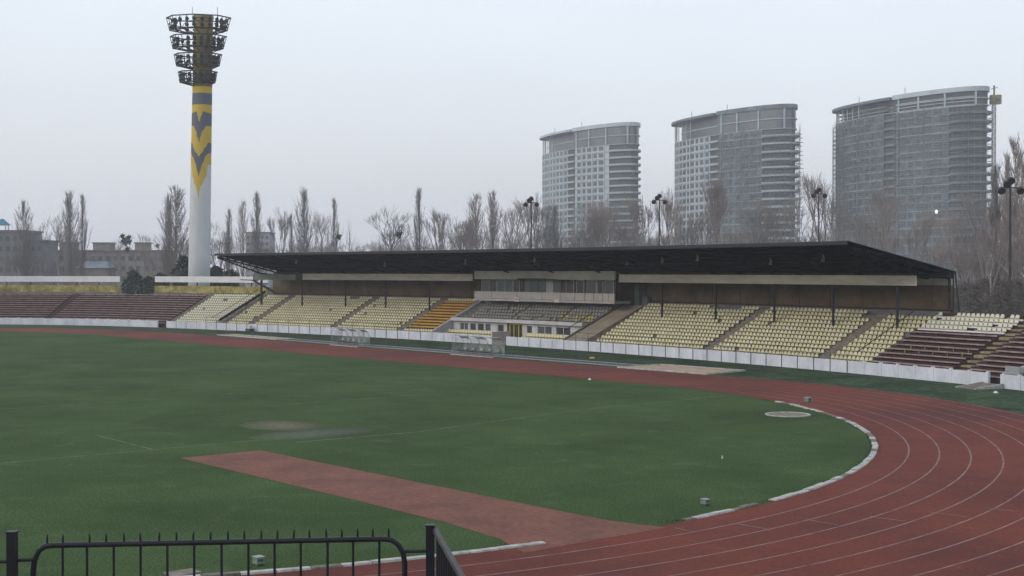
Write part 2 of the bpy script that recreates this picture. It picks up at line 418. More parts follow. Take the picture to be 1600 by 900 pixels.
while a0 < R_(66):
    deg = math.degrees(a0)
    if -6.6 < deg < 2.4: a0 += dth; continue               # the run-up crosses here
    # shorter broken stones near the run-up, a few missing
    br = 2.4 <= deg < 10
    ln = dth * (rnd.uniform(.35, .7) if br else rnd.uniform(.8, 1.05))
    if not (br and rnd.random() < .25) and rnd.random() > .04:
        kerb_stone(a0, a0 + ln - .03 / RK, rnd.random() < (.35 if br else .14) or deg > 50 and rnd.random() < .4)
    a0 += ln
x = 0
while x > -8:
    kerb_stone(0, 0, rnd.random() < .2, straight=(x - .9, x - .03)); x -= .93

# sand pits, run-up strip, throwing circle
def flat_poly(name, pts, z, m):
    b = MB(); b.v = [(x, y, z) for x, y in pts]; b.f = [tuple(range(len(pts)))]; return sheet(name, b, m)
def pit(label, x0, x1, y0, y1, sk):
    t = thing('sand_pit', label, 'sand pit', ((x0+x1)/2, (y0+y1)/2, 0))
    MB().hexa([(x0+.15,y0+.15,0),(x1+sk-.15,y0+.15,0),(x1-.15,y1-.15,0),(x0+.15,y1-.15,0),(x0+.15,y0+.15,.05),(x1+sk-.15,y0+.15,.05),(x1-.15,y1-.15,.05),(x0+.15,y1-.15,.05)]).build('sand', M['sand'], t)
    for (a, b) in (((x0, y0), (x1+sk, y0)), ((x0, y1), (x1, y1)), ((x1+sk, y0), (x1, y1)), ((x0, y0), (x0, y1))):
        MB().bar((*a, .04), (*b, .04), .14, .12).build('edge_board', M['kerb'], t)
pit('pale sand pit on the grass below the cream seats, right end of the run-up', -11.6, -2.9, 44.95+.1, 49.9, .5)
pit('long pale sand pit beside the track at the left end of the run-up', -79.5, -65.8, 46.2, 48.4, 0)
st = thing('jump_runway', 'narrow grey asphalt run-up strip with pale edge boards between the two sand pits', 'runway', (-38, 47.2, 0))
MB().box(-65.6, -11.8, 46.35, 48.3, 0, .02).build('asphalt_strip', M['asph'], st)
MB().box(-62, -11.8, 47.15, 47.5, .02, .035).build('blue_strip', M['bluestrip'], st)
for y in (46.3, 48.35): MB().box(-65.6, -11.8, y-.07, y+.07, 0, .05).build('edge_board', M['galv'], st)
d0 = thing('throwing_circle', 'round concrete throwing circle with a pale rim set in the grass', 'throwing circle', (18.7, 27.8, 0))
b = MB(); b.tube([(18.7, 27.8, 0), (18.7, 27.8, .02)], 1.05, 28, True); b.build('concrete_disc', M['stairc'], d0)
b = MB()
for i in range(28):
    t0, t1 = 2*PI*i/28, 2*PI*(i+1)/28
    b.hexa([(18.7+r*cos(t), 27.8+r*sin(t), 0) for r, t in ((1.06,t0),(1.18,t0),(1.18,t1),(1.06,t1))] + [(18.7+r*cos(t), 27.8+r*sin(t), .05) for r, t in ((1.06,t0),(1.18,t0),(1.18,t1),(1.06,t1))])
b.build('rim', M['kerb'], d0)

# ------------------------------------------------------------------ seats
def seat_mb(w=.375):
    b = MB(); h = w / 2
    b.hexa([(-h*.85,-.20,.09),(h*.85,-.20,.09),(h*.8,.10,.05),(-h*.8,.10,.05),(-h,-.22,.14),(h,-.22,.14),(h*.9,.12,.10),(-h*.9,.12,.10)])
    # back shell: six-sided outline, thin, leaning back
    o = [(-h*.92,.10),(h*.92,.10),(h*.96,.23),(h*.52,.36),(-h*.52,.36),(-h*.96,.23)]
    n = len(b.v)
    for (x, z) in o: b.v.append((x, .09 + (z-.1)*.22 + abs(x)*-.12, z))
    for (x, z) in o: b.v.append((x*.98, .13 + (z-.1)*.22 + abs(x)*-.12, z))
    b.f += [tuple(n+i for i in range(6)), tuple(n+11-i for i in range(6))]
    for i in range(6): j = (i+1) % 6; b.f.append((n+i, n+6+i, n+6+j, n+j))
    return b
SEAT = seat_mb()
_sm = {}
def seat_mesh(key):
    if key not in _sm: _sm[key] = SEAT.mesh('seat', M[key])
    return _sm[key]
def place_seats(spots, parent, cap=300, name='seat'):
    """spots: (s, o, z, material key); nearest cap become parts, the rest one stuff part per colour"""
    def dist(q): return (A(q[0], q[1], q[2]) - EYE).length
    spots = sorted(spots, key=dist)
    for (s, o, z, key) in spots[:cap]:
        inst(name, seat_mesh(key), parent, AM(s, o, z, random.uniform(-.05, .05)))
    rest = {}
    for q in spots[cap:]: rest.setdefault(q[3], []).append(q)
    for key, qs in rest.items():
        b = MB()
        for (s, o, z, _) in qs: b.add(SEAT, AM(s, o, z, random.uniform(-.05, .05)))
        b.build('seat_rows', M[key], parent, kind='stuff')

ROWS = 13
def ro(i): return 1.0 + .6 * i            # seat line of row i
def rz_(i): return .46 + .295 * i          # tread height of row i
def steps(s0, s1, i0=0, i1=ROWS-1, drop=0.0):
    """stepped profile swept along the arc"""
    b = MB(); prof = []
    for i in range(i0, i1 + 1):
        prof += [(ro(i) - .32, rz_(i) - drop), (ro(i) + .28 if i < i1 else ro(i) + .6, rz_(i) - drop)]
    prof = [(prof[0][0], 0)] + prof + [(prof[-1][0], 0)]
    n = max(1, int(abs(s1 - s0) / 2.5)); m = len(prof)
    for k in range(n + 1):
        s = s0 + (s1 - s0) * k / n
        for (o, z) in prof: b.v.append(tuple(A(s, o, z)))
    for k in range(n):
        for j in range(m - 1):
            q = k * m + j; b.f.append((q, q + 1, q + m + 1, q + m))
    b.f.append(tuple(range(m))); b.f.append(tuple(reversed(range(n*m, n*m + m))))
    return b
def aisle(s, parent, w=.95, i1=ROWS-1, mt='stairc', name='stair_flight'):
    b = MB()
    for i in range(i1 + 1):
        abox(b, s - w/2, s + w/2, ro(i) - .33, ro(i) + .30, rz_(i) - .2, rz_(i) + .03)
        abox(b, s - w/2, s + w/2, ro(i) - .04, ro(i) + .30, rz_(i) + .03, rz_(i) + .15)
    return b.build(name, M[mt], parent)

# ------------------------------------------------------------------ main grandstand
SL, SR = -51.6, 46.1
gs = thing('grandstand', 'long covered grandstand of cream seats under a black cantilever roof with a glazed press box', 'grandstand', A(0, 5, 0))
steps(SL, -13.0).build('terrace_steps', M['concd'], gs)
steps(11.7, 45.6).build('terrace_steps', M['concd'], gs)
AIS_L = [-47.1, -31.5, -19.6]; AIS_R = [27.1, 40.5]
for s in AIS_L + AIS_R: aisle(s, gs)
sp_ = []
pitch = .44
s = 11.95
while s < 45.4:
    for i in range(ROWS):
        if any(abs(s - a) < .64 for a in AIS_R): continue
        if i == 12 and (21.5 < s < 24.2 or 19.9 < s < 20.5): continue   # gap in the top row
        if i == 12 and s > 38.5: continue
        if i == 11 and 38.7 < s < 41.2: continue
        
        if random.random() > .006: sp_.append((s, ro(i), rz_(i), 'cream' if random.random() > .05 else 'creamw'))
    s += pitch
s = SL + .3
while s < -13.2:
    for i in range(ROWS):
        if any(abs(s - a) < .64 for a in AIS_L): continue
        if s > -18.9 and 2 <= i <= 11: continue
        if i == 12 and -36.2 < s < -34.4: continue
        
        if random.random() > .006: sp_.append((s, ro(i), rz_(i), 'cream' if random.random() > .05 else 'creamw'))
    s += pitch
place_seats(sp_, gs)
# rows of solid orange benches beside the press box, with tilted orange backs
for i in range(2, 12):
    b = MB(); abox(b, -18.9, -13.3, ro(i) - .22, ro(i) + .16, rz_(i) + .20, rz_(i) + .26)
    abox(b, -18.9, -13.3, ro(i) + .16, ro(i) + .20, rz_(i) + .12, rz_(i) + .34)
    b.build('orange_bench', M['orange'], gs)
abox(MB(), -13.3, -13.05, .8, 8.4, .3, 1.0, z0b=.4, z1b=4.6).build('side_parapet', M['ystep'], gs)
# back wall: brown boards between thin uprights, paler strip above, dark slot below
k = 0; s = SL
while s < SR - .5:
    s2 = min(s + 3.55, SR)
    b = abox(MB(), s + .03, s2 - .03, 9.30, 9.45, 4.55, 6.38); b.build('back_wall_panel', M['brown'], gs)
    abox(MB(), s + .02, s2 - .02, 9.28, 9.44, 6.42, 6.95).build('clerestory_panel', M['fascia2'] if s > 30 else M['glass'], gs)
    s = s2; k += 1
b = MB(); abox(b, SL, SR, 9.46, 9.6, 0, 7.42); b.build('rear_wall', M['brownj'], gs)
b = MB(); abox(b, SL, SR, 8.85, 9.3, 3.9, 4.42); b.build('rear_gangway', M['joint'], gs)
# roof: sheet from the low rear edge up to the high front edge
def roofz(o): return 9.66 - (o + 1.2) * (2.2 / 10.9)
b = MB(); abox(b, -50.6, SR, -1.2, 9.75, roofz(-1.2) - .05, roofz(-1.2) + .03, z0b=roofz(9.75) - .05, z1b=roofz(9.75) + .03)
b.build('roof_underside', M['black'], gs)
b = MB(); abox(b, -50.65, SR + .05, -1.25, 9.8, roofz(-1.25) + .034, roofz(-1.25) + .07, z0b=roofz(9.8) + .034, z1b=roofz(9.8) + .07)
b.build('roof_sheet', M['rooftop'], gs)
b = MB(); abox(b, -50.6, SR, -1.32, -1.255, roofz(-1.2) - .22, roofz(-1.2) + .06); b.build('front_gutter', M['steel'], gs)
for j in range(9):   # purlins
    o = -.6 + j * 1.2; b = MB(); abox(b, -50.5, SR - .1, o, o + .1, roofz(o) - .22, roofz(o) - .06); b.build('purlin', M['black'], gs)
POSTS = [-50.0, -42.4, -34.4, -27.2, -19.6, 16.15, 23.2, 30.4, 37.1, 43.85]
def truss(s):
    b = MB(); w = .12
    top = [A(s, o, roofz(o) - .3) for o in (-1.0, 9.3)]; kn = A(s, 5.95, 7.25)
    b.bar(top[0], top[1], w, .16); b.bar(A(s, -1.0, roofz(-1) - .42), kn, w, .14); b.bar(kn, A(s, 9.3, 6.95), w, .14)
    prev = A(s, -1.0, roofz(-1) - .42)
    for q in range(1, 7):
        f = q / 6; lo_ = A(s, -1 + f * 6.95, (roofz(-1) - .42) * (1 - f) + 7.25 * f); hi_ = A(s, -1 + (f - .5/6) * 6.95, roofz(-1 + (f - .5/6) * 6.95) - .3)
        b.bar(prev, hi_, .07); b.bar(hi_, lo_, .07); prev = lo_
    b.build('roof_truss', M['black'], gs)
for s in [-50.4] + POSTS[1:] + [-13, -6, 1, 8, 46.0]: truss(s)
for s in POSTS:
    zb = rz_(8); o = ro(8) + .2
    MB().tube([A(s, o, zb), A(s, o, 7.3)], .105, 8, True).build('roof_post', M['steel'], gs)
# end frame at the right: rear post and brace
MB().bar(A(46.0, 9.2, 4.0), A(46.0, 9.2, 7.4), .16).build('end_post', M['steel'], gs)
MB().bar(A(46.4, 9.9, 4.0), A(46.1, 9.7, 7.4), .10).build('end_brace', M['steel'], gs)
# small lamps and speakers hung under the roof
for q, s in enumerate((-38, -24, -9, 3, 14.5, 20.5, 26, 33, 40)):
    o_ = (1.2, 3.0, 2.0)[q % 3]; MB().tube([A(s, o_, roofz(o_) - .75), A(s, o_ + .1, roofz(o_) - .45), A(s, o_, roofz(o_) - .2)], [.15, .10, .03], 8, True).build('roof_lamp', M['joint'], gs)
for s0_ in (-50.5, -25.0, 12.0):
    MB().tube([A(s0_ + k*1.5, 4.4, roofz(4.4) - .26 - .10*abs(sin(k*.9))) for k in range(22)], .025, 4).build('roof_cable', M['steel'], gs)
# fascia beams
def fascia(s0, s1, key, o0=5.8, o1=5.92, z0=6.42, z1=7.19, n=None, name='fascia_panel'):
    n = n or max(1, round((s1 - s0) / 5.9))
    for k in range(n):
        a = s0 + (s1 - s0) * k / n; c = s0 + (s1 - s0) * (k + 1) / n
        abox(MB(), a + .008, c - .008, o0, o1, z0, z1).build(name, M[key], gs)
fascia(-42.1, -12.15, 'fascia'); fascia(10.35, 45.85, 'fascia')
fascia(-51.5, -43.4, 'teal', z0=6.36, z1=7.12, n=2)
abox(MB(), -43.35, -42.15, 5.95, 6.05, 6.3, 7.3).build('dark_infill', M['steel'], gs)

# ---- central block: rooms below, grey seats, press box above
cb0, cb1 = -12.3, 8.5
b = MB()
for i in range(7):
    abox(b, cb0 + .02, cb1 - .02, 3.36 + .6*i, 3.96 + .6*i + .02*i, 0, 2.10 + .3*i)
b.build('upper_steps', M['concd'], gs)
abox(MB(), cb0 + .02, cb1 - .02, 7.75, 7.9, 0, 4.3).build('upper_rear_wall', M['joint'], gs)
abox(MB(), cb0, cb1, .14, 3.2, 0, .42).build('forecourt', M['stairc'], gs)
abox(MB(), cb0 + .05, cb1 - .05, 2.72, 3.35, 2.12, 2.46).build('ledge', M['greyw'], gs)
# room wall in pieces round the openings (no plane is shared: glazing sits back)
wins = [(-11.1,-9.8),(-9.45,-8.5),(-8.2,-7.2),(-6.95,-6.1),(-4.95,-4.0),(-.35,.45),(1.3,3.5),(4.15,6.3)]
door = (-3.45, -.95)
edges = sorted([w_ for w_ in wins] + [door]); cur = cb0 + .05
for (a, c) in edges:
    abox(MB(), cur, a, 3.10, 3.3, .42, 2.12).build('room_wall', M['greyw'], gs); cur = c
abox(MB(), cur, cb1 - .05, 3.10, 3.3, .42, 2.12).build('room_wall', M['greyw'], gs)
for q, (a, c) in enumerate(wins):
    abox(MB(), a, c, 3.11, 3.29, .42, 1.13).build('window_parapet', M['greyw'], gs)
    abox(MB(), a, c, 3.12, 3.28, 1.90, 2.12).build('window_lintel', M['greyw'], gs)
    wn = MB(); abox(wn, a, c, 3.14, 3.2, 1.13, 1.16); abox(wn, a, c, 3.14, 3.2, 1.87, 1.90)
    for e_ in (a, c - .03): abox(wn, e_, e_ + .03, 3.14, 3.2, 1.16, 1.87)
    if c - a > 1.2: abox(wn, (a+c)/2 - .03, (a+c)/2 + .03, 3.14, 3.2, 1.16, 1.87)
    wo = wn.build('window', M['white2'], gs)
    abox(MB(), a + .03, c - .03, 3.16, 3.18, 1.16, 1.87).build('pane', M['glass'] if q % 3 else M['glass2'], wo)
dr = MB(); abox(dr, door[0], door[1], 3.2, 3.26, .42, 2.12); dr = dr.build('door', M['glass'], gs)
b = MB()
for e_ in (door[0] + .35, door[0] + 1.0, door[0] + 1.75, door[1] - .16): abox(b, e_, e_ + .14, 3.12, 3.18, .42, 2.05)
abox(b, door[0] + .35, door[1], 3.115, 3.185, 1.95, 2.08); b.build('yellow_frame', M['yellow'], dr)
# tunnel wall, right side wall and ramp, left side wall
abox(MB(), -2.25, -2.05, -.1, 2.4, 0, 1.28).build('tunnel_wall', M['tunnel'], gs)
abox(MB(), -3.9, -2.27, 1.5, 1.7, .42, 1.1).build('tunnel_wall', M['tunnel'], gs)
abox(MB(), -12.6, -12.35, .2, 8.4, 0, 1.0, z0b=0, z1b=4.7).build('side_wall', M['greyw'], gs)
b = MB(); abox(b, 8.75, 11.55, .2, 8.0, 0, .80, z0b=0, z1b=4.15); b.build('stair_ramp', M['beige'], gs)
abox(MB(), 8.5, 8.72, .15, 8.3, 0, .92, z0b=0, z1b=4.5).build('side_wall', M['concd'], gs)
abox(MB(), 8.8, 10.6, 8.2, 9.2, 4.0, 6.2).build('stair_head', M['teal'], gs)
abox(MB(), 10.65, 11.4, 8.6, 9.2, 4.1, 5.0).build('stair_door', M['joint'], gs)
MB().bar(A(8.6, .3, 1.75), A(8.6, 4, 3.45), .05).build('stair_rail', M['steel'], gs)
sp_ = []
s = cb0 + .5
while s < -4.1: 
    for q in (0, 1): sp_.append((s, 1.25 + .85*q, .50 + .32*q, 'lemon'))
    s += .46
s = .9
while s < cb1 - .4:
    for q in (0, 1): sp_.append((s, 1.25 + .85*q, .50 + .32*q, 'lemon'))
    s += .46
b = MB(); abox(b, cb0 + .1, -4.2, 1.75, 2.5, .42, .82); abox(b, .7, cb1 - .1, 1.75, 2.5, .42, .82); b.build('seat_plinth', M['stairc'], gs)
place_seats(sp_, gs, 90, 'front_seat')
sp_ = []; sr = random.Random(12)
for i in range(6):
    s = cb0 + 2.0 - .1*i
    while s < cb1 - .2:
        if not any(abs(s - a) < .28 for a in (-3.9, 3.2)) and sr.random() > .05:
            key = 'greyseat'
            if s > 2.2 and i in (1, 2) and sr.random() < .5 and s < 7.8: key = 'yelseat'
            if i == 0 and s > 3.4 and sr.random() < .75: s += .46; continue
            if i == 0 and sr.random() < .05: key = 'yelseat'
            sp_.append((s, 3.68 + .6*i, 2.10 + .3*i, key))
        s += .46
place_seats(sp_, gs, 300, 'upper_seat')
# press box
pb0, pb1 = -11.5, 10.1
cuts = [0, .13, .32, .50, .63, .73, .80, .86, .92, .96, 1.0]
for a, c in zip(cuts, cuts[1:]):
    a = pb0 + (pb1 - pb0) * a; c = pb0 + (pb1 - pb0) * c
    abox(MB(), a + .035, c - .035, 5.50, 5.62, 4.57, 5.30).build('balcony_panel', M['balc'], gs)
abox(MB(), pb0, pb1, 5.46, 7.6, 4.30, 4.54).build('balcony_slab', M['balc'], gs)
abox(MB(), pb0, pb1, 6.2, 8.9, 4.54, 4.6).build('press_floor', M['concd'], gs)
n = 6
for k in range(n):
    a = pb0 + (pb1 - pb0) * k / n; c = pb0 + (pb1 - pb0) * (k + 1) / n
    abox(MB(), a + .006, c - .006, 5.50, 5.7, 6.64, 7.52).build('press_band_panel', M['fascia2'], gs)
abox(MB(), pb0 + .1, pb1 - .1, 5.72, 8.9, 6.66, 6.8).build('press_ceiling', M['black'], gs)
for s in (pb0 + .2, pb1 - .2): abox(MB(), s - .12, s + .12, 6.3, 8.9, 4.6, 6.66).build('press_side_wall', M['brownj'], gs)
abox(MB(), pb0, pb1, 8.3, 8.5, 4.6, 6.66).build('press_rear_wall', M['redbrown'], gs)
# window band: cill wall, red-brown piers, framed windows and one wide recessed bay with curtain
abox(MB(), pb0 + .32, pb1 - .32, 6.0, 6.12, 4.6, 5.16).build('window_cill', M['redbrown'], gs)
pw = [(-10.9,-9.75),(-9.6,-8.4),(-8.3,-7.15),(-7.05,-5.85),(-5.75,-4.75),(2.35,3.6),(3.95,5.1),(5.5,6.9),(7.0,7.9),(8.1,9.4)]
for q, (a, c) in enumerate(pw):
    wn = MB(); abox(wn, a, c, 6.0, 6.08, 5.17, 5.25); abox(wn, a, c, 6.0, 6.08, 6.55, 6.63)
    for e_ in (a, c - .07): abox(wn, e_, e_ + .07, 6.0, 6.08, 5.25, 6.55)
    wo = wn.build('window', M['balc'] if q > 4 else M['galv'], gs)
    abox(MB(), a + .07, c - .07, 6.03, 6.05, 5.25, 6.55).build('pane', M['glass2'] if q in (0, 2, 3, 7, 9) else M['glass'], wo)
for a, c in ((-4.7, -4.1), (1.7, 2.3), (3.62, 3.93), (5.12, 5.48), (9.42, 9.75)): abox(MB(), a, c, 6.0, 6.1, 5.165, 6.635).build('window_pier', M['redbrown'], gs)
bay = [-4.05, -2.9, -1.8, -.7, .5, 1.65]
for q, (a, c) in enumerate(zip(bay, bay[1:])):
    abox(MB(), a + .03, c - .03, 6.02, 6.06, 5.17, 6.62).build('bay_pane', M['glass2'] if q != 3 else M['galv'], gs)
b = MB()
cn = [( -5.0, 6.62, 5.9), (-4.3, 6.72, 5.2), (-2, 6.78, 4.9), (.6, 6.72, 4.9), (2.6, 6.62, 5.2), (3.2, 6.55, 5.9)]
for (s0_, z0_, o0_), (s1_, z1_, o1_) in zip(cn, cn[1:]):
    b.hexa([A(s0_, o0_, z0_-.08), A(s1_, o1_, z1_-.08), A(s1_, 6.0, z1_-.08), A(s0_, 6.0, z0_-.08), A(s0_, o0_, z0_), A(s1_, o1_, z1_), A(s1_, 6.0, z1_), A(s0_, 6.0, z0_)])
b.build('bay_canopy', M['steel'], gs)
sg = abox(MB(), -4.95, -4.15, 5.40, 5.445, 4.28, 4.72).build('sign_board', M['signw'], gs)
b = MB()
for k_, (a, c) in enumerate(((-4.85, -4.72), (-4.64, -4.5), (-4.44, -4.26))): abox(b, a, c, 5.385, 5.398, 4.42, 4.60)
b.build('sign_lettering', M['signr'], sg)
abox(MB(), 1.3, 2.0, 5.40, 5.445, 4.28, 4.62).build('sign_board', M['signw'], gs)
# handrails on the front edge
def rail_run(s0, s1, parent, z0=.9, name='handrail', m='steel', hgt=.78, pitch=1.8, key=.024):
    b = MB(); s = s0; pts1 = []; pts2 = []
    while s <= s1 + .01:
        b.bar(A(s, -.10, .03), A(s, -.10, z0 + hgt), key, key); pts1.append(A(s, -.10, z0 + hgt)); pts2.append(A(s, -.10, z0 + hgt * .38)); s += pitch
    for P in (pts1, pts2):
        for p, q in zip(P, P[1:]): b.bar(p, q, key * 1.1)
    return b.build(name, M[m], parent)
rail_run(-53.75, -13.0, gs, m='steel', pitch=1.9867); rail_run(9.04, 46, gs, pitch=1.788)
MB().bar(A(44.8, 1, 1.55), A(43.6, 8, 4.4), .05).build('stair_rail', M['steel'], gs)
# angled metal stair bracket at the left end
b = MB(); b.bar(A(-53.6, 5.6, 6.36), A(-50.3, 5.6, 6.30), .25, .12); b.bar(A(-51.3, 5.7, 6.3), A(-48.3, 6.6, 4.75), .28, .22)
b.bar(A(-50.2, 6, 3.2), A(-50.2, 6, 6.3), .12); b.build('stair_bracket', M['steel'], gs)

# ------------------------------------------------------------------ boundary wall of white panels
def wall_run(label, runs, pil=False, ph=1.8):
    s0 = runs[0][0]
    t = thing('boundary_wall', label, 'wall', A((runs[0][0] + runs[-1][1]) / 2, 0, 0))
    for (a, c) in runs:
        n = max(1, round((c - a) / ph))
        for k in range(n):
            u = a + (c - a) * k / n; v = a + (c - a) * (k + 1) / n; h = .90 + random.uniform(-.008, .008); j = random.uniform(-.008, .008)
            abox(MB(), u + (.014 if pil else .034), v - (.014 if pil else .034), -.06 + j, .06 + j, 0, h).build('wall_panel', M['white'], t)
            if not pil: abox(MB(), v - .03, v + .03, -.085, .05, 0, .905).build('panel_joint', M['jointl'], t)
            else: abox(MB(), v - .12, v + .10, -.09, .09, 0, .98).build('wall_pier', M['white'], t)
    return t
wall_run('long low wall of smooth white panels below the cream seats, left of the press box rooms', [(-61.7, -2.1)], ph=1.99)
wall_run('low wall of smooth white panels in front of the right block of cream seats', [(.1, 44.8)])
wall_run('low white wall with raised piers below the maroon benches, right of the cream seats', [(44.85, 58.2)], pil=True, ph=1.68)
wall_run('low white wall beyond the steps at the right edge of the photo', [(59.35, 80)], pil=True, ph=1.68)
wall_run('low white wall with notched top below the maroon benches at far left', [(-150, -63.5)], pil=True, ph=1.9)

# ------------------------------------------------------------------ right open terrace
rt = thing('open_terrace', 'open terrace right of the roof, maroon benches with pale unshaded seats on top', 'terrace', A(54, 5, 0))
steps(45.65, 80).build('terrace_steps', M['maroond'], rt)
ys = 54.5
def benches(parent, s0, s1, i0, i1, seg=None, keyb='maroon'):
    for i in range(i0, i1 + 1):
        b = MB(); abox(b, s0, s1, ro(i) - .30, ro(i) + .1, rz_(i) + .13, rz_(i) + .19)
        bo = b.build('bench', M[keyb], parent)
        abox(MB(), s0 + .02, s1 - .02, ro(i) - .34, ro(i) - .305, rz_(i) + .10, rz_(i) + .20).build('bench_edge', M['maroonl'], bo)
        b = MB(); q = s0 + .3
        while q < s1: abox(b, q - .06, q + .06, ro(i) - .2, ro(i) + .05, rz_(i), rz_(i) + .13); q += 1.7
        b.build('bench_supports', M['maroond'], bo, kind='stuff')
benches(rt, 45.8, ys - .75, 0, 8); benches(rt, ys + .75, 80, 0, 12)
for i in range(ROWS): abox(MB(), ys - .62, ys + .5, ro(i) - .33, ro(i) + .30, rz_(i) - .1, rz_(i) + (.03 if i % 4 else .10)).build('aisle_step', M['ystep'], rt)
for k_ in range(5):
    for i in (4, 5): MB().bar(A(47.5 + k_*1.35, ro(i)-.38, rz_(i)-.12), A(47.5 + k_*1.35, ro(i)-.38, rz_(i)+.22), .045).build('bench_strut', M['ochre'], rt)
sp_ = []
for i in range(9, 13):
    s = 45.95
    while s < ys - .8:
        gone = (i == 9 and 50.2 < s < 51.2) or (i == 10 and abs(s - 52.2) < .3) or (i == 12 and (46.2 < s < 47.4)) or (i == 11 and 46 < s < 46.7) or (i == 12 and s > 51 and random.random() < .6)
        if not gone: sp_.append((s, ro(i), rz_(i) + .04, 'creamw'))
        s += pitch
    abox(MB(), 45.8, ys - .7, ro(i) - .33, ro(i) - .25, rz_(i) - .02, rz_(i) + .10).build('white_kerb_board', M['white2'], rt)
place_seats(sp_, rt)
abox(MB(), 45.7, 80, 8.8, 9.0, 3.6, 4.35).build('rear_parapet', M['brownj'], rt)
# gate opening, its white cheek wall and the little flight of steps to the track
abox(MB(), 58.25, 59.3, .7, .8, 0, .8).build('gate_leaf', M['maroond'], rt)
b = MB(); abox(b, 59.35, 59.5, .1, 4.0, 0, .95, z0b=0, z1b=1.9); b.build('cheek_wall', M['greyw'], rt)
b = MB(); abox(b, 59.6, 60.9, .12, .2, .95, 1.45); b.build('metal_gate_frame', M['galv'], rt)
fs = thing('entrance_steps', 'small flight of concrete steps with white side curbs at the gate beside the track', 'steps', A(58.8, -1, 0))
for k_ in range(4): abox(MB(), 58.1, 59.5, -2.4 + .55*k_, -1.87 + .55*k_, 0, .05 + .07*k_).build('step', M['stairc'], fs)
for s in (57.9, 59.7): abox(MB(), s - .06, s + .06, -2.4, -.15, 0, .07, z0b=0, z1b=.32).build('side_curb', M['kerb'], fs)

# ------------------------------------------------------------------ left open terrace
lt = thing('open_terrace', 'open terrace of long maroon benches round the far bend under an ochre parapet', 'terrace', A(-90, 5, 0))
steps(-150, -61.9).build('terrace_steps', M['maroond'], lt)
for a, c in ((-150, -129), (-127.8, -106), (-104.8, -84.6), (-83.4, -62.8)): benches(lt, a, c, 0, 12)
for s in (-84, -105.4, -128.4): aisle(s, lt, .9, mt='brownj')
aisle(-62.35, lt, .8, mt='concd')
b = MB()
def upper(s0, s1):
    n = max(1, round((s1 - s0) / 3.3))
    for k in range(n):
        a = s0 + (s1-s0)*k/n; c = s0 + (s1-s0)*(k+1)/n
        abox(MB(), a + .02, c - .02, 9.2, 9.35, 4.45, 5.42 if s0 < -70 else 5.3).build('ochre_parapet_panel', M['ochre'], lt)
        MB().bar(A(a + .1, 9.4, 4), A(a + .1, 9.4, 6.7), .12).build('hoarding_post', M['steel'], lt)
        abox(MB(), a + .008, c - .008, 9.3, 9.36, 5.93, 6.76).build('hoarding_panel', M['white2'], lt)
upper(-150, -78.4); upper(-72.9, -52.4)
b = MB(); abox(b, -150, -78.4, 8.9, 9.15, 3.8, 4.40); abox(b, -72.9, -52.2, 8.9, 9.15, 3.8, 4.40); b.build('rear_gangway', M['concd'], lt)
# ------------------------------------------------------------------ uncovered block of seats between, in the paler unshaded tone
mb_ = thing('open_terrace', 'small uncovered block of pale unshaded seats left of the roofed stand', 'terrace', A(-57, 4, 0))
steps(-61.85, -51.65).build('terrace_steps', M['concd'], mb_)
sp_ = []; s = -61.5
while s < -53.6:
    for i in range(ROWS):
        if (i == 10 and -58.6 < s < -57.6) or (i == 6 and -60.1 < s < -59.4): continue
        sp_.append((s, ro(i), rz_(i), 'creamw'))
    s += pitch
while s < -52.5: 
    for i in range(ROWS):
        if random.random() < .7: sp_.append((s, ro(i), rz_(i), 'greyseat'))
    s += pitch
place_seats(sp_, mb_)
MB().bar(A(-52.0, .6, 1.2), A(-52.0, 8.4, 4.8), .12, .3).build('sloping_parapet', M['steel'], mb_)
MB().bar(A(-53.4, .6, 1.5), A(-53.4, 8.4, 5.0), .05).build('stair_rail', M['steel'], mb_)

# ------------------------------------------------------------------ dugouts
def dugout(label, x0, x1, y0):
    t = thing('dugout', label, 'dugout', ((x0+x1)/2, y0, 0), 'team shelters beside the track')
    n = 5; prof = [(1.35, 0), (1.4, .9), (1.2, 1.45), (.7, 1.72), (0.0, 1.68)]
    for k in range(n + 1):
        x = x0 + (x1-x0)*k/n
        MB().tube([(x, y0+dy, z) for dy, z in prof], .022, 5).build('rib', M['galv'], t)
    for k in range(n):
        a = x0 + (x1-x0)*k/n + .03; c = x0 + (x1-x0)*(k+1)/n - .03
        for j in range(4):
            (d1, z1), (d2, z2) = prof[j], prof[j+1]
            MB().hexa([(a,y0+d1,z1),(c,y0+d1,z1),(c,y0+d2,z2),(a,y0+d2,z2),(a,y0+d1+.01,z1+.01),(c,y0+d1+.01,z1+.01),(c,y0+d2+.01,z2+.012),(a,y0+d2+.01,z2+.012)]).build('acrylic_sheet', M['white2'] if j == 2 and k % 2 == 0 else M['acr'], t)
        s_ = MB(); s_.add(SEAT, Matrix.Translation(((a+c)/2, y0+1.0, .35))); s_.build('bench_seat', M['greyseat'], t)
    for x in (x0, x1):
        MB().hexa([(x-.01,y0,0),(x+.01,y0,0),(x+.01,y0+1.35,0),(x-.01,y0+1.35,0),(x-.01,y0,1.6),(x+.01,y0,1.6),(x+.01,y0+1.2,1.5),(x-.01,y0+1.2,1.5)]).build('end_sheet', M['acr'], t)
    MB().box(x0, x1, y0+.8, y0+1.25, .28, .35).build('bench_plank', M['steel'], t)
    MB().box(x0-.1, x1+.1, y0-.1, y0+.1, 0, .06).build('base_rail', M['kerb'], t)
dugout('left clear plastic team shelter in front of the cream seats', -53.2, -48.2, 45.15)
dugout('right clear plastic team shelter in front of the press box rooms', -33.0, -27.2, 45.15)

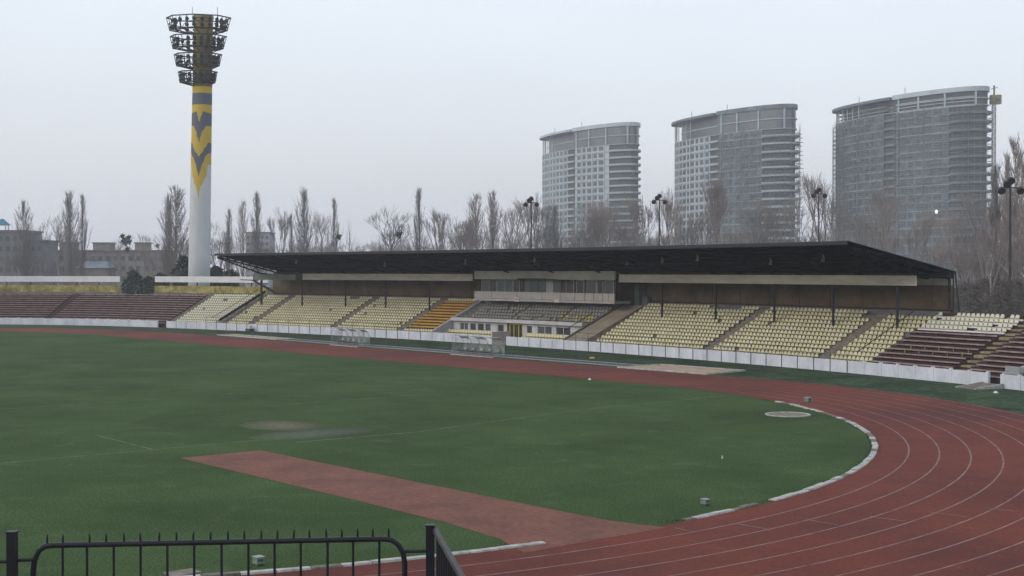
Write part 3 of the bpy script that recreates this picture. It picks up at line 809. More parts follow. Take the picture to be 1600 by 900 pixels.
# ------------------------------------------------------------------ small things near the track
def gbox(label, x, y, s=.42):
    t = thing('electrical_box', label, 'box', (x, y, 0), 'boxes on the grass by the kerb')
    b = MB(); b.box(x-s*.5, x+s*.5, y-s*.45, y+s*.45, .06, s*.92); b.build('case', M['green'], t)
    MB().box(x-s*.56, x+s*.56, y-s*.5, y+s*.5, s*.92, s*1.0).build('lid', M['galv'], t)
    MB().box(x-s*.42, x+s*.42, y-s*.4, y+s*.4, 0, .06).build('foot', M['greend'], t)
    MB().box(x+s*.5, x+s*.52, y-s*.3, y+s*.3, .12, s*.75).build('door', M['greend'], t)
gbox('small grey green box on the grass beside the white kerb of the bend', 34.3, 4.0, .22)
gbox('grey green box on the grass behind the black gate bars', 32.9, -11.4, .24)
gbox('tiny dark box at the grass edge where the far straight begins', 15.2, 34.0, .3)
b = MB(); b.box(32.2, 32.75, -13.7, -12.9, 0, .03); tag(recentre(b.build('drain_cover', M['stairc']), (32.5, -13.3, 0)), 'pale flat drain cover on the grass seen through the gate bars', 'drain cover')
def litter(label, x, y, r, m):
    t = MB()
    for k in range(7):
        a = 2*PI*k/7; t.v.append((x + r*(1+.3*sin(3*k))*cos(a), y + r*(1+.3*cos(2*k))*sin(a), .02)); 
    for k in range(7):
        a = 2*PI*k/7; t.v.append((x + r*.5*cos(a+.3), y + r*.5*sin(a+.3), .10 + .06*sin(k*2.1)))
    t.f = [tuple(range(7, 14))] + [(k, (k+1) % 7, 7+(k+1) % 7, 7+k) for k in range(7)]
    o = t.build('litter', m); recentre(o, (x, y, 0)); return tag(o, label, 'litter')
litter('crumpled yellow bag on the dark grass in front of the white wall', -21.0, 51.2, .32, M['yelseat'])
litter('yellow scrap lying on the pale sand pit', -3.6, 47.4, .26, M['yelseat'])
litter('small white scrap on the grass near the inside of the track', -4.3, 35.2, .11, M['white2'])
litter('white scrap on the infield grass above the green box', 27.5, 12.6, .035, M['white2'])
litter('white scrap beside the entrance steps at the right', 19.0, 47.6, .16, M['white2'])
tv = thing('camera_platform', 'small white and dark object against the wall near the left shelter', 'equipment', A(-44.6, -.6, 0))
p0 = A(-44.6, -.6, 0)
MB().box(p0.x-.6, p0.x+.5, p0.y-.3, p0.y+.3, 0, .35).build('dark_base', M['greend'], tv)
MB().tube([p0+Vector((0,0,.35)), p0+Vector((0,0,.75))], .28, 8, True).build('white_drum', M['white2'], tv)

# ------------------------------------------------------------------ floodlight tower
ft0 = spot(310, 240)
ft = thing('floodlight_tower', 'tall white concrete floodlight tower with yellow and grey painted pattern and four lamp galleries', 'floodlight tower', ft0)
def tz(y): return hz(y, 240)
def painted():
    m = mat('painted_column_mat', (.56, .58, .60), .75, .1, .15, fine=(.8, .06), stretch=(1, 1, .3))
    nt = m.node_tree; N = nt.nodes; L = nt.links; b = N['Principled BSDF']; base = b.inputs['Base Color'].links[0].from_socket
    tc = N.new('ShaderNodeTexCoord'); se = N.new('ShaderNodeSeparateXYZ'); L.new(tc.outputs['Object'], se.inputs[0])
    dt = N.new('ShaderNodeVectorMath'); dt.operation = 'DOT_PRODUCT'; dt.inputs[1].default_value = (RGT.x/1.7, RGT.y/1.7, 0); L.new(tc.outputs['Object'], dt.inputs[0])
    wob = N.new('ShaderNodeTexNoise'); wob.inputs['Scale'].default_value = .55; L.new(tc.outputs['Object'], wob.inputs['Vector'])
    def mth(op, a, b_=None, c=None):
        n = N.new('ShaderNodeMath'); n.operation = op
        for i, q in enumerate((a, b_, c)):
            if q is None: continue
            if isinstance(q, (int, float)): n.inputs[i].default_value = q
            else: L.new(q, n.inputs[i])
        return n.outputs[0]
    cx = mth('MULTIPLY', se.outputs[2], -1.05 / 52.6 / 1.7)
    u = mth('ABSOLUTE', mth('ADD', mth('ADD', dt.outputs['Value'], cx), mth('MULTIPLY', mth('SUBTRACT', wob.outputs[0], .5), .35)))
    z = se.outputs[2]
    def bound(pts):      # (|u|, photo row) -> height curve, stepped
        r = N.new('ShaderNodeValToRGB'); r.color_ramp.interpolation = 'EASE'; el = r.color_ramp.elements
        vals = [(uu, tz(y) / 60) for uu, y in pts]
        el[0].position = vals[0][0]; el[0].color = (vals[0][1],)*3 + (1,)
        el[1].position = vals[-1][0]; el[1].color = (vals[-1][1],)*3 + (1,)
        for uu, v in vals[1:-1]: e = el.new(uu); e.color = (v, v, v, 1)
        L.new(u, r.inputs[0]); return mth('MULTIPLY', r.outputs[0], 60.0)
    def between(lo_, hi_): return mth('MULTIPLY', mth('GREATER_THAN', z, lo_), mth('LESS_THAN', z, hi_))
    yel = mth('GREATER_THAN', z, bound([(0, 311), (.12, 300), (.3, 292), (.7, 278), (.85, 258)]))
    band = between(tz(165), tz(147))
    v1 = between(bound([(0, 224), (.15, 216), (.35, 206), (.65, 198)]), bound([(0, 192), (.18, 184), (.34, 176), (.9, 178)]))
    v2 = between(bound([(0, 277), (.15, 268), (.35, 256), (.65, 246), (.9, 240)]), bound([(0, 246), (.3, 240), (.6, 232), (.85, 224)]))
    drk = mth('MINIMUM', mth('ADD', mth('ADD', band, v1), v2), 1.0)
    m1 = N.new('ShaderNodeMix'); m1.data_type = 'RGBA'; L.new(yel, m1.inputs[0]); L.new(base, m1.inputs[6]); m1.inputs[7].default_value = (.55, .38, .05, 1)
    m2 = N.new('ShaderNodeMix'); m2.data_type = 'RGBA'; L.new(drk, m2.inputs[0]); L.new(m1.outputs[2], m2.inputs[6]); m2.inputs[7].default_value = (.10, .115, .15, 1)
    m3 = N.new('ShaderNodeMix'); m3.data_type = 'RGBA'; L.new(mth('GREATER_THAN', z, tz(137)), m3.inputs[0]); L.new(m2.outputs[2], m3.inputs[6]); m3.inputs[7].default_value = (.17, .135, .05, 1)
    L.new(m3.outputs[2], b.inputs['Base Color']); return m
lean = RGT * .0
colm = MB(); npan = 9
zt = tz(28)
zs = [0, 10, 20, 30, 40, zt]
colm.tube([ft0 + RGT * (1.05 * z / zt) + Vector((0, 0, z)) for z in zs], [1.93 - .27 * z / zt for z in zs], 24, True)
co = colm.build('column', painted(), ft); 
for p in co.data.polygons: p.use_smooth = len(p.vertices) == 4
MB().tube([ft0 + RGT*1.05 + Vector((0,0,zt-.25)), ft0 + RGT*1.05 + Vector((0,0,zt+.25))], [1.8, 1.74], 24, True).build('cap', M['ystep'], ft)
tiers = [(30, 49, 5.6), (59, 77, 4.9), (87, 104, 4.15), (114, 130, 3.4)]
cx_ = lambda z: ft0 + RGT * (1.05 * z / zt - .75) - FWD * .5
def pl(t, r):
    # plan of a gallery: eight straight sides, wider across the pitch than deep
    a8 = 2*PI/8; q = t % a8; k_ = cos(a8/2) / cos(q - a8/2); return RGT * (cos(t)*r*k_*1.02) + FWD * (sin(t)*r*.66*k_)
for (y0, y1, r0) in tiers:
    za, zb = tz(y1), tz(y0); zm = (za + zb) / 2; r1 = r0 * .9; rm = (r0 + r1) / 2
    gb = MB(); nn = 24
    def rg(z, r, rad):
        c0 = cx_(z); P = [c0 + pl(2*PI*k/nn, r) + Vector((0, 0, z)) for k in range(nn)]
        for k in range(nn): gb.bar(P[k], P[(k+1) % nn], rad)
        return P
    PT = rg(zb, r0, .18); PM = rg(zm, rm, .12); PB = rg(za, r1, .18)
    rg(za, r1 * .74, .10)
    for k in range(nn):
        gb.bar(PB[k], PT[k], .10)
        if k % 2 == 0: gb.bar(PB[k], PM[(k+1) % nn], .06)
        if k % 2 == 0: gb.bar(PB[k], ft0 + RGT * (1.05 * za / zt) + (PB[k] - cx_(za)) * .28 * Vector((1,1,0)).length / 1.42 * 1.0 + Vector((0, 0, za - .75 - 0*za)) - Vector((0, 0, ((PB[k] - cx_(za)) * .28).z)), .12)
    go = gb.build('lamp_gallery', M['steel'], ft)
    fl = MB(); c0 = cx_(za)
    for k in range(nn):
        t0, t1 = 2*PI*k/nn, 2*PI*(k+1)/nn
        P = lambda r, t, z: c0 + pl(t, r) + Vector((0, 0, z))
        if k % 2 and k < 999: fl.hexa([P(r1*.72, t0, za-.08), P(r1, t0, za-.08), P(r1, t1, za-.08), P(r1*.72, t1, za-.08), P(r1*.72, t0, za-.02), P(r1, t0, za-.02), P(r1, t1, za-.02), P(r1*.72, t1, za-.02)])
    fl.build('gallery_floor', M['steel'], go, kind='stuff')
    lm_ = MB(); lm_.tube([(0, -.30, 0), (0, .05, 0), (0, .3, 0)], [.34, .30, .14], 8, True); lm_.bar((0, .1, -.5), (0, .1, .5), .08)
    me = lm_.mesh('lamp', M['steel'])
    for row, zz in ((0, zm - (zm-za)*.5), (1, zm + (zb-zm)*.45)):
        for k in range(20 if r0 > 4.5 else 16):
            n_ = 20 if r0 > 4.5 else 16; t = 2*PI*k/n_
            if cos(t) < -.5 and random.random() < .4: continue
            c0 = cx_(zz); inst('lamp', me, go, Matrix.Translation(c0 + pl(t, rm*.88) + Vector((0, 0, zz))) @ Matrix.Rotation(t + PI/2, 4, 'Z'))
for px in (302, 341): 
    q = spot(px, 240); MB().bar(Vector((q.x, q.y, tz(31))), Vector((q.x, q.y, tz(12))), .06).build('lightning_rod', M['steel'], ft)

# ------------------------------------------------------------------ high-rise towers
def highrise(label, pxc, D, psi, top, style, name='high_rise'):
    c = spot(pxc, D); F2 = (c - EYE); F2.z = 0; F2.normalize(); R2 = Vector((F2.y, -F2.x, 0)); t = thing(name, label, 'high-rise', c, 'three oval residential towers behind the stand')
    U = R2 * cos(psi) - F2 * sin(psi); V = -(R2 * sin(psi) + F2 * cos(psi)); a_, b_ = 48.0, 14.0
    def raw(th, off=0):
        n_ = Vector((b_ * cos(th), a_ * sin(th))); n_.normalize()
        p = U * (a_ * cos(th) + off * n_.x) + V * (b_ * sin(th) + off * n_.y); return p
    # arc-length table
    K = 720; pts = [raw(2*PI*i/K) for i in range(K+1)]; cum = [0]
    for i in range(K): cum.append(cum[-1] + (pts[i+1] - pts[i]).length)
    per = cum[-1]
    def th_of(f):
        f = f % 1.0; g_ = f * per; lo_, hi_ = 0, K
        while hi_ - lo_ > 1:
            m_ = (lo_ + hi_)//2
            if cum[m_] <= g_: lo_ = m_
            else: hi_ = m_
        return 2*PI*(lo_ + (g_ - cum[lo_]) / (cum[hi_] - cum[lo_])) / K
    def E(f, off, z): p = raw(th_of(f), off); return c + p + Vector((0, 0, z))
    def eb(mb, f0, f1, o0, o1, z0, z1, n=None):
        n = n or max(1, int(abs(f1 - f0) * 80) + 1); q = len(mb.v)
        closed = abs(f1 - f0) >= .999
        for i in range(n + 1):
            f = f0 + (f1 - f0) * i / n; mb.v += [tuple(E(f, o0, z0)), tuple(E(f, o1, z0)), tuple(E(f, o1, z1)), tuple(E(f, o0, z1))]
        for i in range(n):
            r = q + 4 * i
            for k in range(4): mb.f.append((r + k, r + (k+1) % 4, r + 4 + (k+1) % 4, r + 4 + k))
        if not closed: mb.f.append((q+3, q+2, q+1, q)); r = q + 4*n; mb.f.append((r, r+1, r+2, r+3))
        return mb
    fh = 3.75; nf = int((top - (9.5 if style != 'raw' else 7.5)) / fh); zt_ = nf * fh
    wallm = {'done': 'hrw', 'half': 'hrw2', 'raw': 'hrw2'}[style]
    # visible face runs from the right tip (f about -.02) to the left tip (f .5); groove in between
    NB = 44; g0, g1 = (.212, .250)
    tipL = (-.05, .045)
    body = MB(); n = 88
    for i in range(n):
        f = i / n
        for z in (0, zt_): body.v.append(tuple(E(f, -.8, z)))
    for i in range(n): j = (i+1) % n; body.f.append((2*i, 2*j, 2*j+1, 2*i+1))
    body.f.append(tuple(2*i+1 for i in range(n)))
    body.build('core', M['hrd'], t)
    # wall sheets (light) except at groove and right tip, where only slabs and dark recess show
    wl = MB(); eb(wl, .075, g0, -.7, -.25, 0, zt_); wl.build('facade_wall', M[wallm], t)
    wl = MB(); eb(wl, g1, .505, -.7, -.25, 0, zt_); wl.build('facade_wall', M['hrw'] if style != 'raw' else M['hrw2'], t)
    wl = MB(); eb(wl, .505, .925, -.7, -.25, 0, zt_); wl.build('rear_facade', M[wallm], t)
    # floor bands: full ring slab edge; balcony slabs at the right tip and in the groove
    sl = MB(); eb(sl, 0, 1, -.8, .02, 0, .30, 88); sme = sl.mesh('floor_band', M['hrslab'], c)
    bo_ = .55 if style == 'done' else 1.3
    bl = MB(); eb(bl, -.075, .072, -.8, bo_, 0, .28, 12); eb(bl, -.075, .072, bo_ - .15, bo_, .28, .95, 12); bme = bl.mesh('balcony_band', M['hrslab'] if style != 'raw' else M['hrw2'], c)
    bl2 = MB(); eb(bl2, g0, g1, -.8, .5, 0, .28, 3); eb(bl2, g0, g1, .35, .5, .28, 1.0, 3); bme2 = bl2.mesh('recess_balcony', M['hrslab'] if style != 'raw' else M['hrw2'], c)
    for k in range(nf + 1):
        inst('floor_band', sme, t, Matrix.Translation(c + Vector((0, 0, k * fh - .15))))
        if k < nf:
            inst('balcony_band', bme, t, Matrix.Translation(c + Vector((0, 0, k * fh)))); inst('recess_balcony', bme2, t, Matrix.Translation(c + Vector((0, 0, k * fh))))
    # spandrel light strips for finished left part
    if style != 'raw':
        for (f0, f1) in ([(g1, .5)] + ([(.075, g0)] if style == 'done' else [])):
            spn = MB(); eb(spn, f0, f1, -.24, -.05, .3, 1.0); spm = spn.mesh('spandrel', M['hrw'], c)
            for k in range(nf): inst('spandrel', spm, t, Matrix.Translation(c + Vector((0, 0, k * fh))))
    # windows
    wlist = []
    for kb in range(NB):
        f = (kb + .5) / NB
        if not (.08 < f < .50) or g0 - .006 < f < g1 + .006: continue
        wv = [.80, .50, .72, .42, .80, .6][kb % 6]
        for k in range(nf): wlist.append((kb, f, k, wv))
    wlist.sort(key=lambda q: (q[2] < 8, q[1]))
    wm = {}; rest = {}
    for idx, (kb, f, k, wv) in enumerate(wlist):
        r = random.Random(kb * 77 + k * 3); dark = (kb % 6 in (1, 3)) or r.random() < .25
        if style == 'raw' and r.random() < .12: continue
        key = 'hrg' if dark else 'hrg2'
        bay_ = per / NB
        P0 = E(f, -.30, 0); P1 = E(f + .002, -.30, 0); ang = math.atan2((P1 - P0).y, (P1 - P0).x)
        Mx = Matrix.Translation(E(f, -.22, k * fh + 1.05)) @ Matrix.Rotation(ang, 4, 'Z')
        w = bay_ * wv
        kk = (key, round(w, 2))
        if kk not in wm:
            q = MB(); q.box(-w/2, w/2, -.12, .10, 0, 2.25)
            if w > 2.4: q.box(-.08, .08, -.16, .14, 0, 2.25)
            wm[kk] = (q, q.mesh('window', M[key]))
        if idx < 300: inst('window', wm[kk][1], t, Mx)
        else: rest.setdefault(key, MB()).add(wm[kk][0], Mx)
    for key, q in rest.items(): q.build('window_rows', M[key], t, kind='stuff')
    # piers
    for kb in range(NB):
        f = kb / NB
        if not (.08 < f < .5) or g0 < f < g1: continue
        if kb % (2 if style == 'done' else 3) == 0: eb(MB(), f - .0016, f + .0016, -.25, .12, 0, zt_, 1).build('pier', M['hrw' if style == 'done' or (style == 'half' and f > g1) else 'hrw2'], t)
    # crown: right part tall glazed storeys under a plain band; left part set back under an oversailing ring
    H = top
    eb(MB(), -.12, g0 + .01, -.9, -.5, zt_, H - 1.9).build('crown_glazing', M['hrg2'] if style != 'raw' else M['hrd'], t)
    eb(MB(), -.12, g0 + .01, -1.2, .35, H - 2.0, H).build('crown_band', M['hrw'] if style != 'half' else M['hrw2'], t)
    for f in (.02, .085, .15, .205): eb(MB(), f - .002, f + .002, -.5, .05, zt_, H - 2.0, 1).build('crown_pier', M['hrslab'], t)
    eb(MB(), -.1, g0, -.5, .1, (zt_ + H - 2) / 2 - .2, (zt_ + H - 2) / 2 + .2).build('crown_rail', M['hrslab'], t)
    eb(MB(), g0 + .01, .455, -4.2, -3.6, zt_, H - 1.4).build('setback_wall', M['hrg2'] if style != 'raw' else M['hrw2'], t)
    eb(MB(), .56, .88, -4.2, -3.6, zt_, H - 1.4).build('setback_wall', M['hrw2'], t)
    eb(MB(), g0 + .012, .88, -6.0, 1.8, H - 1.9, H - .7).build('roof_ring', M['hrw'] if style == 'done' else M['hrw2'], t)
    for k in range(9): f = .34 + k * .025; MB().bar(E(f, -.3, zt_), E(f, -.3, H - 1.9), .35).build('ring_post', M['hrslab'], t)
    eb(MB(), g0 + .02, .455, -3.58, -3.3, (zt_ + H) / 2 - 1.2, (zt_ + H) / 2 - .6).build('setback_band', M['hrslab'], t)
    rf = MB()
    for i in range(n): rf.v.append(tuple(E(i / n, -3.5, H - 1.4)))
    rf.f.append(tuple(range(n))); rf.build('roof_deck', M['hrw2'], t)
    if style == 'raw':
        for k in range(3): eb(MB(), .02, g0, -.8, .05, zt_ - .5 + k*1.9, zt_ - .2 + k*1.9).build('open_slab', M['hrslab'], t)
        for k in range(2): eb(MB(), g1, .47, -3, -1.6 + .8*k, zt_ + 1.6 + k*1.7, zt_ + 1.85 + k*1.7).build('open_slab', M['hrslab'], t)
    # roof aerials
    for f in (.36, .2): MB().bar(E(f, -3, H - 1), E(f, -3, H + 3.2), .18).build('aerial', M['steel'], t)
    # scaffolding
    if True:
        lim = zt_ * .62 if style == 'done' else zt_
        rngs = [(-.09, g0)] if style == 'done' else [(-.09, g0)] if style == 'half' else [(-.02, g0), (g1, .56)]
        sc_ = MB(); pk = MB()
        for (f0, f1) in rngs:
            m_ = int((f1 - f0) * per / 2.2)
            for i in range(m_ + 1):
                f = f0 + (f1 - f0) * i / m_; sc_.bar(E(f, 1.5, 0), E(f, 1.5, lim + random.uniform(-2, 3)), .11)
            for k in range(int(lim / 2.05)):
                z = k * 2.05 + 1; q = int((f1 - f0) * 60) + 1
                gap = random.random() < .12
                for i in range(q):
                    fa = f0 + (f1 - f0) * i / q; fb = f0 + (f1 - f0) * (i+1) / q
                    if not gap: sc_.bar(E(fa, 1.55, z + 1), E(fb, 1.55, z + 1), .10)
                    if random.random() < .62: pk.hexa([E(fa,.55,z),E(fb,.55,z),E(fb,1.45,z),E(fa,1.45,z),E(fa,.55,z+.12),E(fb,.55,z+.12),E(fb,1.45,z+.12),E(fa,1.45,z+.12)])
        sc_.build('scaffold_tubes', M['scaf'], t, kind='stuff'); pk.build('scaffold_planks', M['plank'], t, kind='stuff')
        nt_ = MB()
        f0, f1 = (.06, .20) if style != 'raw' else (.26, .40)
        for k in range(int(lim / fh)):
            for i in range(10):
                if random.random() < (.12 if style == 'half' else .04):
                    fa = f0 + (f1 - f0) * i / 10; fb = f0 + (f1 - f0) * (i+1) / 10; nt_.quad(E(fa,1.66,k*fh), E(fb,1.66,k*fh), E(fb,1.66,(k+1)*fh), E(fa,1.66,(k+1)*fh))
        nt_.build('scaffold_net', M['net'], t, kind='stuff')
        # ragged ends of scaffold lifts at the right-hand edge
        jg = MB()
        for k in range(int(lim / 2.05)):
            z = k * 2.05 + 1; p = E(-.03 if style != 'raw' else .53, 1.0, z); w = 1.2 + random.uniform(0, 1.0)
            d = RGT if style != 'raw' else -RGT; w *= .7 if style == 'done' else 1
            jg.bar(p, p + d * w + Vector((0, 0, random.uniform(-.2, .5))), .16, .30)
        jg.build('scaffold_brackets', M['scaf'], t, kind='stuff')
    return t, E, zt_, H
T1 = highrise('leftmost of the three oval towers, finished in pale panels', 920, 759, R_(59.3), 7.55 + 79, 'done')
T2 = highrise('middle oval tower with its right half behind scaffolding', 1144, 681, R_(54), 7.55 + 79, 'half')
T3 = highrise('rightmost and nearest oval tower, bare floors wrapped in scaffolding', 1417, 620, R_(48.3), 7.55 + 79, 'raw')
def bulb(parent, px, py, D, r):
    q = spot(px, D); z = hz(py, D); m = MB(); m.tube([Vector((q.x,q.y,z-r)), Vector((q.x,q.y,z)), Vector((q.x,q.y,z+r))], [r*.5, r, r*.5], 8, True)
    m.build('lit_lamp', M['lamp'], parent)
for px, py in ((950, 202), (965, 201), (966, 214)): bulb(T1[0], px, py, 742, .38)
bulb(T3[0], 1463, 331, 588, .75)
# builders' hoist on the right-hand side of the nearest tower
hD = 590; h0 = spot(1552, hD)
hs = thing('construction_hoist', 'tall lattice hoist mast with an ochre cabin on top beside the nearest oval tower', 'hoist', h0)
b = MB(); zt2 = hz(150, hD); w = 1.0
for dx in (-w, w):
    for dy in (-w, w): b.bar(h0 + RGT*dx*.6 + FWD*dy*.6, h0 + RGT*dx*.6 + FWD*dy*.6 + Vector((0,0,zt2)), .16)
z = 0; k = 0
while z < zt2 - 1.6:
    sgn = 1 if k % 2 else -1
    for dy in (-.6, .6):
        b.bar(h0 + RGT*.6*sgn + FWD*dy + Vector((0,0,z)), h0 - RGT*.6*sgn + FWD*dy + Vector((0,0,z+1.6)), .13); b.bar(h0 + RGT*.6 + FWD*dy + Vector((0,0,z)), h0 - RGT*.6 + FWD*dy + Vector((0,0,z)), .15)
    b.bar(h0 + RGT*.6 - FWD*.6*sgn + Vector((0,0,z)), h0 + RGT*.6 + FWD*.6*sgn + Vector((0,0,z+1.6)), .13)
    z += 1.6; k += 1
b.build('mast', M['scaf'], hs)
b = MB()
def obox(mb, c_, hx, hy, z0, z1):
    P = [c_ + RGT*sx*hx + FWD*sy*hy for sx, sy in ((-1,-1),(1,-1),(1,1),(-1,1))]
    return mb.hexa([Vector((p.x,p.y,z0)) for p in P] + [Vector((p.x,p.y,z1)) for p in P])
obox(MB(), h0 + RGT*.6, 2.2, 1.4, hz(163, hD), hz(149, hD)).build('cabin', M['ochre'], hs)
obox(MB(), h0 + RGT*.9 - FWD*1.42, .9, .05, hz(160, hD), hz(154, hD)).build('cabin_window', M['hrg'], hs)
MB().bar(h0 + Vector((0,0,hz(149,hD))), h0 + Vector((0,0,hz(134,hD))), .5).build('mast_head', M['steel'], hs)
MB().bar(h0 + RGT*-1.5 + Vector((0,0,hz(140,hD))), h0 + RGT*1.5 + Vector((0,0,hz(137,hD))), .25).build('mast_head', M['steel'], hs)
for k in range(9): MB().bar(h0 + Vector((0,0,12+k*8.5)), h0 - RGT*3 + Vector((0,0,12+k*8.5)), .2).build('wall_tie', M['scaf'], hs)
b = MB(); q0 = spot(1522, 586, 17); b.hexa([Vector((*(q0+RGT*x)[:2], z)) for x, z in ((-4, 0), (6, 0), (6, 0), (-4, 0))][:0] or [q0+RGT*-1, q0+RGT*5, q0+RGT*5+FWD*2, q0+RGT*-1+FWD*2, q0+RGT*-2+Vector((0,0,12)), q0+RGT*9+Vector((0,0,13.5)), q0+RGT*9+FWD*2+Vector((0,0,13.5)), q0+RGT*-2+FWD*2+Vector((0,0,12))])
# flared net catch-fan at the foot of the tower: edge frame and net
tn = thing('catch_fan', 'greenish debris net flaring outwards at the right foot of the nearest oval tower', 'safety net', q0)
b.build('net', M['net'], tn)
b2 = MB(); b2.bar(q0+RGT*-2+Vector((0,0,12.2)), q0+RGT*9+Vector((0,0,13.7)), .4); b2.bar(q0+RGT*5, q0+RGT*9+Vector((0,0,13.5)), .25)
for x_ in (-1, 2, 5): b2.bar(q0+RGT*x_, q0+RGT*x_-Vector((0,0,17)), .3); b2.build('frame', M['scaf'], tn)

# ------------------------------------------------------------------ far buildings at left
def far_block(name, label, px0, px1, ytop, D, rows, cols, wallkey='blockw', depth=14):
    c_ = spot((px0+px1)/2, D); t = thing(name, label, 'building', c_)
    hw = (px1-px0)/2/FPX*D; H = hz(ytop, D)
    obox(MB(), c_ + FWD*depth/2, hw, depth/2, 0, H).build('wall', M[wallkey], t)
    obox(MB(), c_ + FWD*depth/2, hw+.4, depth/2+.4, H, H+.5).build('roof_edge', M['blockd'], t)
    ww = 2*hw/cols
    q = MB(); hx = ww*.28; P = [RGT*sx*hx + FWD*sy for sx, sy in ((-1,-.06),(1,-.06),(1,.05),(-1,.05))]
    q.hexa([p for p in P] + [p + Vector((0,0,1.5)) for p in P]); me = q.mesh('window', M['blockglass'])
    fl = (H - 1) / rows
    for r in range(rows):
        for k in range(cols): inst('window', me, t, Matrix.Translation(c_ + RGT*(-hw + ww*(k+.5)) + Vector((0, 0, 1.2 + fl*r))))
    return t, c_, hw, H
fb = far_block('apartment_block', 'long flat roofed block with three rooftop boxes left of the floodlight tower', 67, 258, 393, 420, 4, 16)
for a, c in ((99, 119), (150, 176), (215, 233)):
    q = spot((a+c)/2, 424); obox(MB(), q, (c-a)/2/FPX*424, 3, fb[3]+.5, fb[3]+2.6).build('rooftop_box', M['blockw'], fb[0])
    obox(MB(), q, (c-a)/2/FPX*424+.3, 3.3, fb[3]+2.6, fb[3]+2.9).build('rooftop_slab', M['blockd'], fb[0])
far_block('apartment_block', 'grey block at the left edge with a stepped roof, lower right wing', 30, 66, 377, 400, 5, 4, 'blockd')
fb2 = far_block('apartment_block', 'taller grey block at the left edge carrying a small blue roofed turret', -60, 40, 362, 398, 6, 9, 'blockd')
q = spot(4, 401); tq = fb2[0]
for dx in (-1.4, 1.4):
    for dy in (-1.2, 1.2): MB().bar(q+RGT*dx+FWD*dy+Vector((0,0,fb2[3])), q+RGT*dx+FWD*dy+Vector((0,0,fb2[3]+2)), .2).build('turret_post', M['hrslab'], tq)
zz = fb2[3]+2; b = MB(); P = [q+RGT*x+FWD*y for x,y in ((-1.9,-1.9),(1.9,-1.9),(1.9,1.9),(-1.9,1.9))]; q_ = [q+RGT*x*.15+FWD*y*.15 for x,y in ((-1.9,-1.9),(1.9,-1.9),(1.9,1.9),(-1.9,1.9))]
b.hexa([Vector((p.x,p.y,zz)) for p in P] + [Vector((p.x,p.y,zz+1.9)) for p in q_]); b.build('turret_roof', M['blue'], tq)
far_block('apartment_block', 'hazy grey block behind the trees above the left end of the black roof', 384, 421, 364, 620, 8, 5, 'blockhaze')
sh = thing('shed', 'low building with a blue grey pitched roof in front of the long flat block', 'shed', spot(150, 330))
q = spot(150, 330); obox(MB(), q, 3.9, 3, 0, 8.2).build('wall', M['blockw'], sh)
P = [q+RGT*x+FWD*y for x,y in ((-4.2,-3.3),(4.2,-3.3),(4.2,3.3),(-4.2,3.3))]; T_ = [q+RGT*x+FWD*y for x,y in ((-2.2,0),(2.8,0),(2.8,.1),(-2.2,.1))]
MB().hexa([Vector((p.x,p.y,8.2)) for p in P] + [Vector((p.x,p.y,9.9)) for p in T_]).build('roof', M['shed'], sh)

# ------------------------------------------------------------------ trees
def poplar(seed, dens=1.0, width=1.0):
    """upright Lombardy poplar, unit height 1; returns trunk and branch meshes"""
    r = random.Random(seed); tr = MB(); br = MB()
    tr.tube([(0,0,0),(.004,0,.3),(0,.005,.6),(0,0,.99)], [.009,.006,.0035,.001], 5)
    n = int(88 * dens)
    for k in range(n):
        u = (k + r.random()) / n; z0 = .07 + .86 * u; L_ = (.34 * (1-u)**.65 + .04) * r.uniform(.7, 1.15)
        a = r.uniform(0, 2*PI); tilt = r.uniform(.26, .52) * width * (1 if r.random() < .85 else 1.5)
        d = Vector((cos(a)*sin(tilt), sin(a)*sin(tilt), cos(tilt))); up = Vector((0,0,1))
        p = Vector((0,0,z0)); P = [p.copy()]; seg = 4
        for q in range(seg): d = (d*.80 + up*.20 + Vector((r.uniform(-.05,.05), r.uniform(-.05,.05), 0))).normalized(); p = p + d*L_/seg; P.append(p.copy())
        rad = .0026 * (1-u) + .0012
        br.tube(P, [rad, rad*.8, rad*.6, rad*.45, rad*.2], 3)
        for q in range(12):
            f = r.uniform(.12, 1) * seg; i = min(int(f), seg-1); b0 = P[i].lerp(P[i+1], f-i)
            a2 = r.uniform(0, 2*PI); t2 = r.uniform(.2, .6)
            d2 = (d + Vector((cos(a2), sin(a2), .2))*t2).normalized(); l2 = r.uniform(.03, .075) * (1.25 - u*.6)
            m_ = b0 + d2*l2*.5; e_ = m_ + (d2*.7 + up*.3).normalized()*l2*.5
            br.tube([b0, m_, e_], [.0012, .0009, .0005], 3)
    return tr, br
